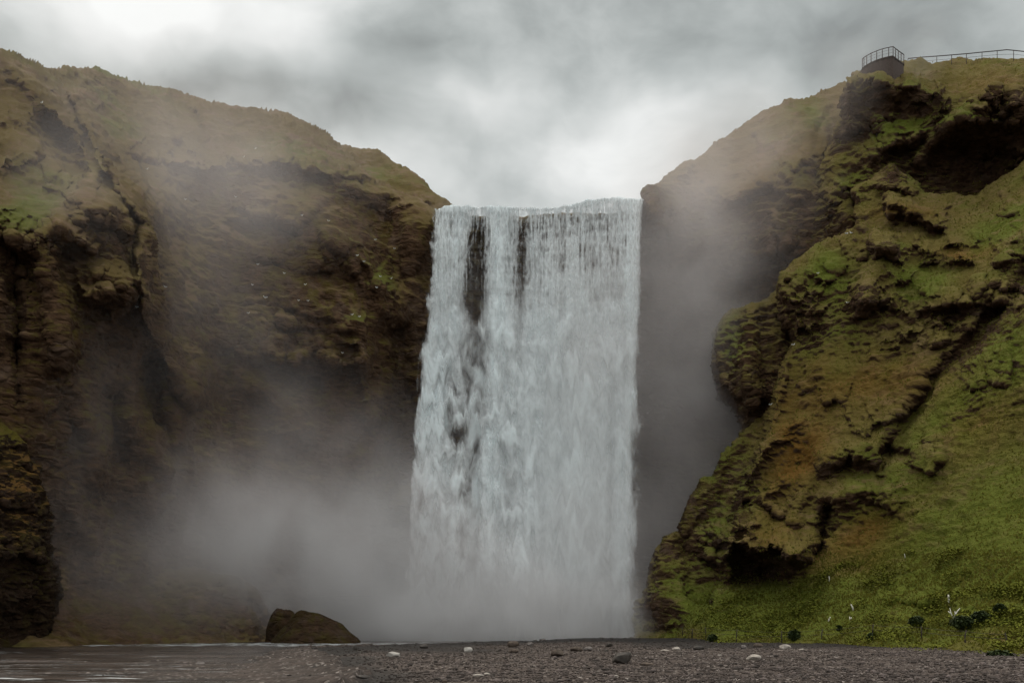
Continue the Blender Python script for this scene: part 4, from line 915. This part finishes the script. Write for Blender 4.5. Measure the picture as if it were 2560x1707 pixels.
# skirt wall under the deck, thick
bot = [181, 181, 181, 180, 178.5, 176, 171, 168, 166, 163, 161, 160.5]
sk = []
for e, pb in zip(edge_, bot):
    zb = CH+(HY-pb)/F*e[1]-1.8
    sk.append((e+np.array([0, .12, -.121]), np.array([e[0], e[1]+.12, min(zb, e[2]-.4)])))
V = []; Fs = []
for k, (a_, b_) in enumerate(sk):
    V += [a_-base, b_-base, a_-base+np.array([0, 1.6, 0]), b_-base+np.array([0, 1.6, 0])]
for k in range(len(sk)-1):
    i = 4*k; j = i+4
    Fs += [(i, i+1, j+1, j), (i+2, j+2, j+3, i+3), (i, j, j+2, i+2), (i+1, i+3, j+3, j+1)]
Fs += [(0, 2, 3, 1), (4*len(sk)-4, 4*len(sk)-3, 4*len(sk)-1, 4*len(sk)-2)]
mesh_from('skirt_wall', np.array(V), np.array(Fs), plank, False, None, pr)
hr = 1.18
for e in edge_:
    tube_multi('post', [[tuple(e-base+np.array([0, .03, -.35])), tuple(e-base+np.array([0, .03, hr]))]], .055, steel, pr, 6, 1.)
tube_multi('handrail', [[tuple(e-base+np.array([0, .03, hr])) for e in edge_]], .06, steel, pr, 6, 1.)
for f_ in (.35, .68): tube_multi('wire', [[tuple(e-base+np.array([0, .03, hr*f_])) for e in edge_]], .014, steel, pr, 4, 1.)

rr_ = empty('railing', (0, 0, 0)); tag(rr_, 'long thin railing along the grassy skyline right of the viewing platform', 'railing')
RP = [(2270, 147), (2305, 143.6), (2342, 141), (2379, 138), (2416, 135), (2455, 131), (2493, 127.5), (2534, 126.5), (2575, 131), (2620, 136)]
rp = [P3(x_, y_, 141.) for x_, y_ in RP]
for p in rp: tube_multi('post', [[tuple(p+np.array([0, 0, -1.9])), tuple(p)]], .05, steel, rr_, 6, 1.)
tube_multi('handrail', [[tuple(p) for p in rp[:7]]+[tuple(P3(2517, 125, 141.))]+[tuple(p) for p in rp[7:]]], .07, steel, rr_, 6, 1.)
tube_multi('wire', [[tuple(p+np.array([0, 0, -.55])) for p in rp]], .02, steel, rr_, 4, 1.)

# ---- seabirds
white = simple('white_feathers', (.80, .80, .78), .8, .05, 5); grey_f = simple('grey_feathers', (.32, .34, .36), .8, .1, 6); bill = simple('yellow_bill', (.5, .35, .05), .5, .1, 5)
def make_bird():
    root = empty('seabird', (0, 0, 0))
    V, Fq = ICO[4]; V = V.copy(); x = V[:, 0]
    # head forward (+x): body egg, tail pinch, neck and head swelling
    rad = np.interp(x, [-1, -.8, -.45, 0, .4, .62, .74, .88, 1], [.25, .38, .78, 1., .86, .5, .44, .48, .35])
    r0 = np.sqrt(np.clip(1-x*x, 1e-6, 1)); prof_ = np.interp(x, [-1, -.9, .9, 1], [.0, 1, 1, .0])
    Y_ = V[:, 1]/r0.clip(.2)*rad*prof_*.085; Z_ = V[:, 2]/r0.clip(.2)*rad*prof_*.085
    lift = np.interp(x, [-1, 0, .4, .65, .85, 1], [.03, 0, .02, .11, .15, .15]); Xo = np.interp(x, [-1, 0, .4, .65, .85, 1], [-.26, 0, .11, .155, .19, .225])
    body = mesh_from('body', np.stack([Xo, Y_, Z_+lift+.16], -1), Fq, white, True, None, root)
    for s in (-1, 1):
        W = ICO[2][0].copy()*np.array([.19, .018, .055]); W[:, 2] += .03*(W[:, 0] < 0)*(-W[:, 0]*3)
        W += np.array([-.07, s*.078, .18]); mesh_from('wing', W, ICO[2][1], grey_f, True, None, root)
        tube_multi('leg', [[(0.0, s*.03, .10), (.0, s*.03, -.03)]], .009, bill, root, 5, 1.)
    tube_multi('beak', [[(.215, 0, .31), (.275, 0, .295)]], .014, bill, root, 5, .3)
    return root
def children(o): return [c for c in COL.objects if c.parent == o]
proto = make_bird(); pch = children(proto)
BL = [(642, 374, 1, 'highest seabird on the grassy brow of the left cliff'), (609, 395, 1, 'seabird just below and left of the highest one on the grassy brow'), (372, 424, 1, 'seabird at the grass edge above the hazy recess'), (106, 264, 1, 'seabird alone on the upper left hillside'),
 (467, 502, 1, 'seabird alone in the hazy recess of the left cliff'), (591, 493, 1, 'seabird at the right side of the hazy recess'), (756, 541, 1, 'seabird on the topmost brown ledge, left of a pair'), (824, 554, 1, 'seabird on the topmost brown ledge, right of a pair'),
 (941, 605, 1, 'seabird under the overhang near the top left of the waterfall'), (989, 624, 1, 'seabird nearest the upper left edge of the waterfall'), (896, 643, 1, 'upper seabird on the sloping green mossy rib'), (912, 664, 1, 'lower seabird on the sloping green mossy rib'),
 (952, 692, 1, 'seabird at the top of the bright green mossy patch'), (982, 697, 1, 'seabird between the green mossy patch and the waterfall'), (648, 663, 1, 'seabird at the left end of the brown rock band'), (715, 686, 1, 'seabird in the middle of the brown rock band'),
 (769, 714, 1, 'bright seabird right of centre below the brown rock band'), (633, 720, 1, 'seabird at the left edge of the rock ledges below the band'), (417, 720, 1, 'seabird low in the hazy gully of the left cliff'), (343, 770, 1, 'seabird on the tip of the dark mossy outcrop'),
 (625, 786, 1, 'lowest bright seabird left of the rock ledges'), (664, 753, 1.5, 'largest looking seabird on the left rock ledge'), (752, 754, 1, 'left seabird of two on the middle rock ledge'), (775, 758, 1, 'right seabird of two on the middle rock ledge'),
 (942, 726, 1, 'seabird at the dark hollow left of the green mossy patch'), (881, 786, 1, 'left seabird of a close pair above the lower mossy shelf'), (899, 792, 1, 'right seabird of a close pair above the lower mossy shelf'), (860, 885, 1, 'lowest seabird above the dark cave of the left cliff')]
BR = [(2116, 586, 1.2, 'left seabird of a pair on the ridge crest of the right slope'), (2124, 587, 1.2, 'right seabird of a pair on the ridge crest of the right slope'), (2042, 684, 1, 'seabird in the green hollow below the ridge pair'), (2115, 764, 1, 'seabird beside the mossy outcrop column on the right slope'),
 (1962, 862, 1.2, 'seabird at the notch between rock knob and right slope'), (1921, 1018, 1.2, 'seabird on the left outline of the right slope')]
first = True
for lst, rel, grp in ((BL, REL1, 'seabirds perched on the left cliff'), (BR, REL3, 'seabirds perched on the right slope')):
    for (px, py, sc_, lab) in lst:
        if first: o = proto; first = False
        else:
            o = proto.copy(); COL.objects.link(o)
            for c_ in pch:
                c2_ = c_.copy(); COL.objects.link(c2_); c2_.parent = o
        p, nn = surf(px, py, rel)
        o.location = tuple(p+np.array([0, -.25, .03])+nn*.05); o.rotation_euler = (0, 0, random.choice([0, math.pi])+random.uniform(-.6, .6)); o.scale = (sc_*.8,)*3
        tag(o, lab, 'seabird', grp)


# ================================================================== CAMERA / RENDER
cd = bpy.data.cameras.new('camera'); cam = bpy.data.objects.new('camera', cd); COL.objects.link(cam)
cd.sensor_width = 36; cd.lens = 36*F/2560; cd.shift_y = (HY-853.5)/2560; cd.clip_end = 8000; cd.clip_start = .1
cam.location = (0, 0, CH); cam.rotation_euler = (math.radians(90), 0, 0)
scene.camera = cam
scene.render.engine = 'CYCLES'
cy = scene.cycles
cy.use_denoising = True; cy.max_bounces = 5; cy.diffuse_bounces = 3; cy.glossy_bounces = 2; cy.volume_bounces = 2; cy.use_adaptive_sampling = True; cy.adaptive_threshold = .03; cy.transparent_max_bounces = 14
cy.volume_step_rate = 1.; cy.volume_max_steps = 128
vs_ = scene.view_settings; vs_.view_transform = 'Standard'; vs_.look = 'None'; vs_.exposure = .12; vs_.gamma = 1; vs_.use_curve_mapping = False
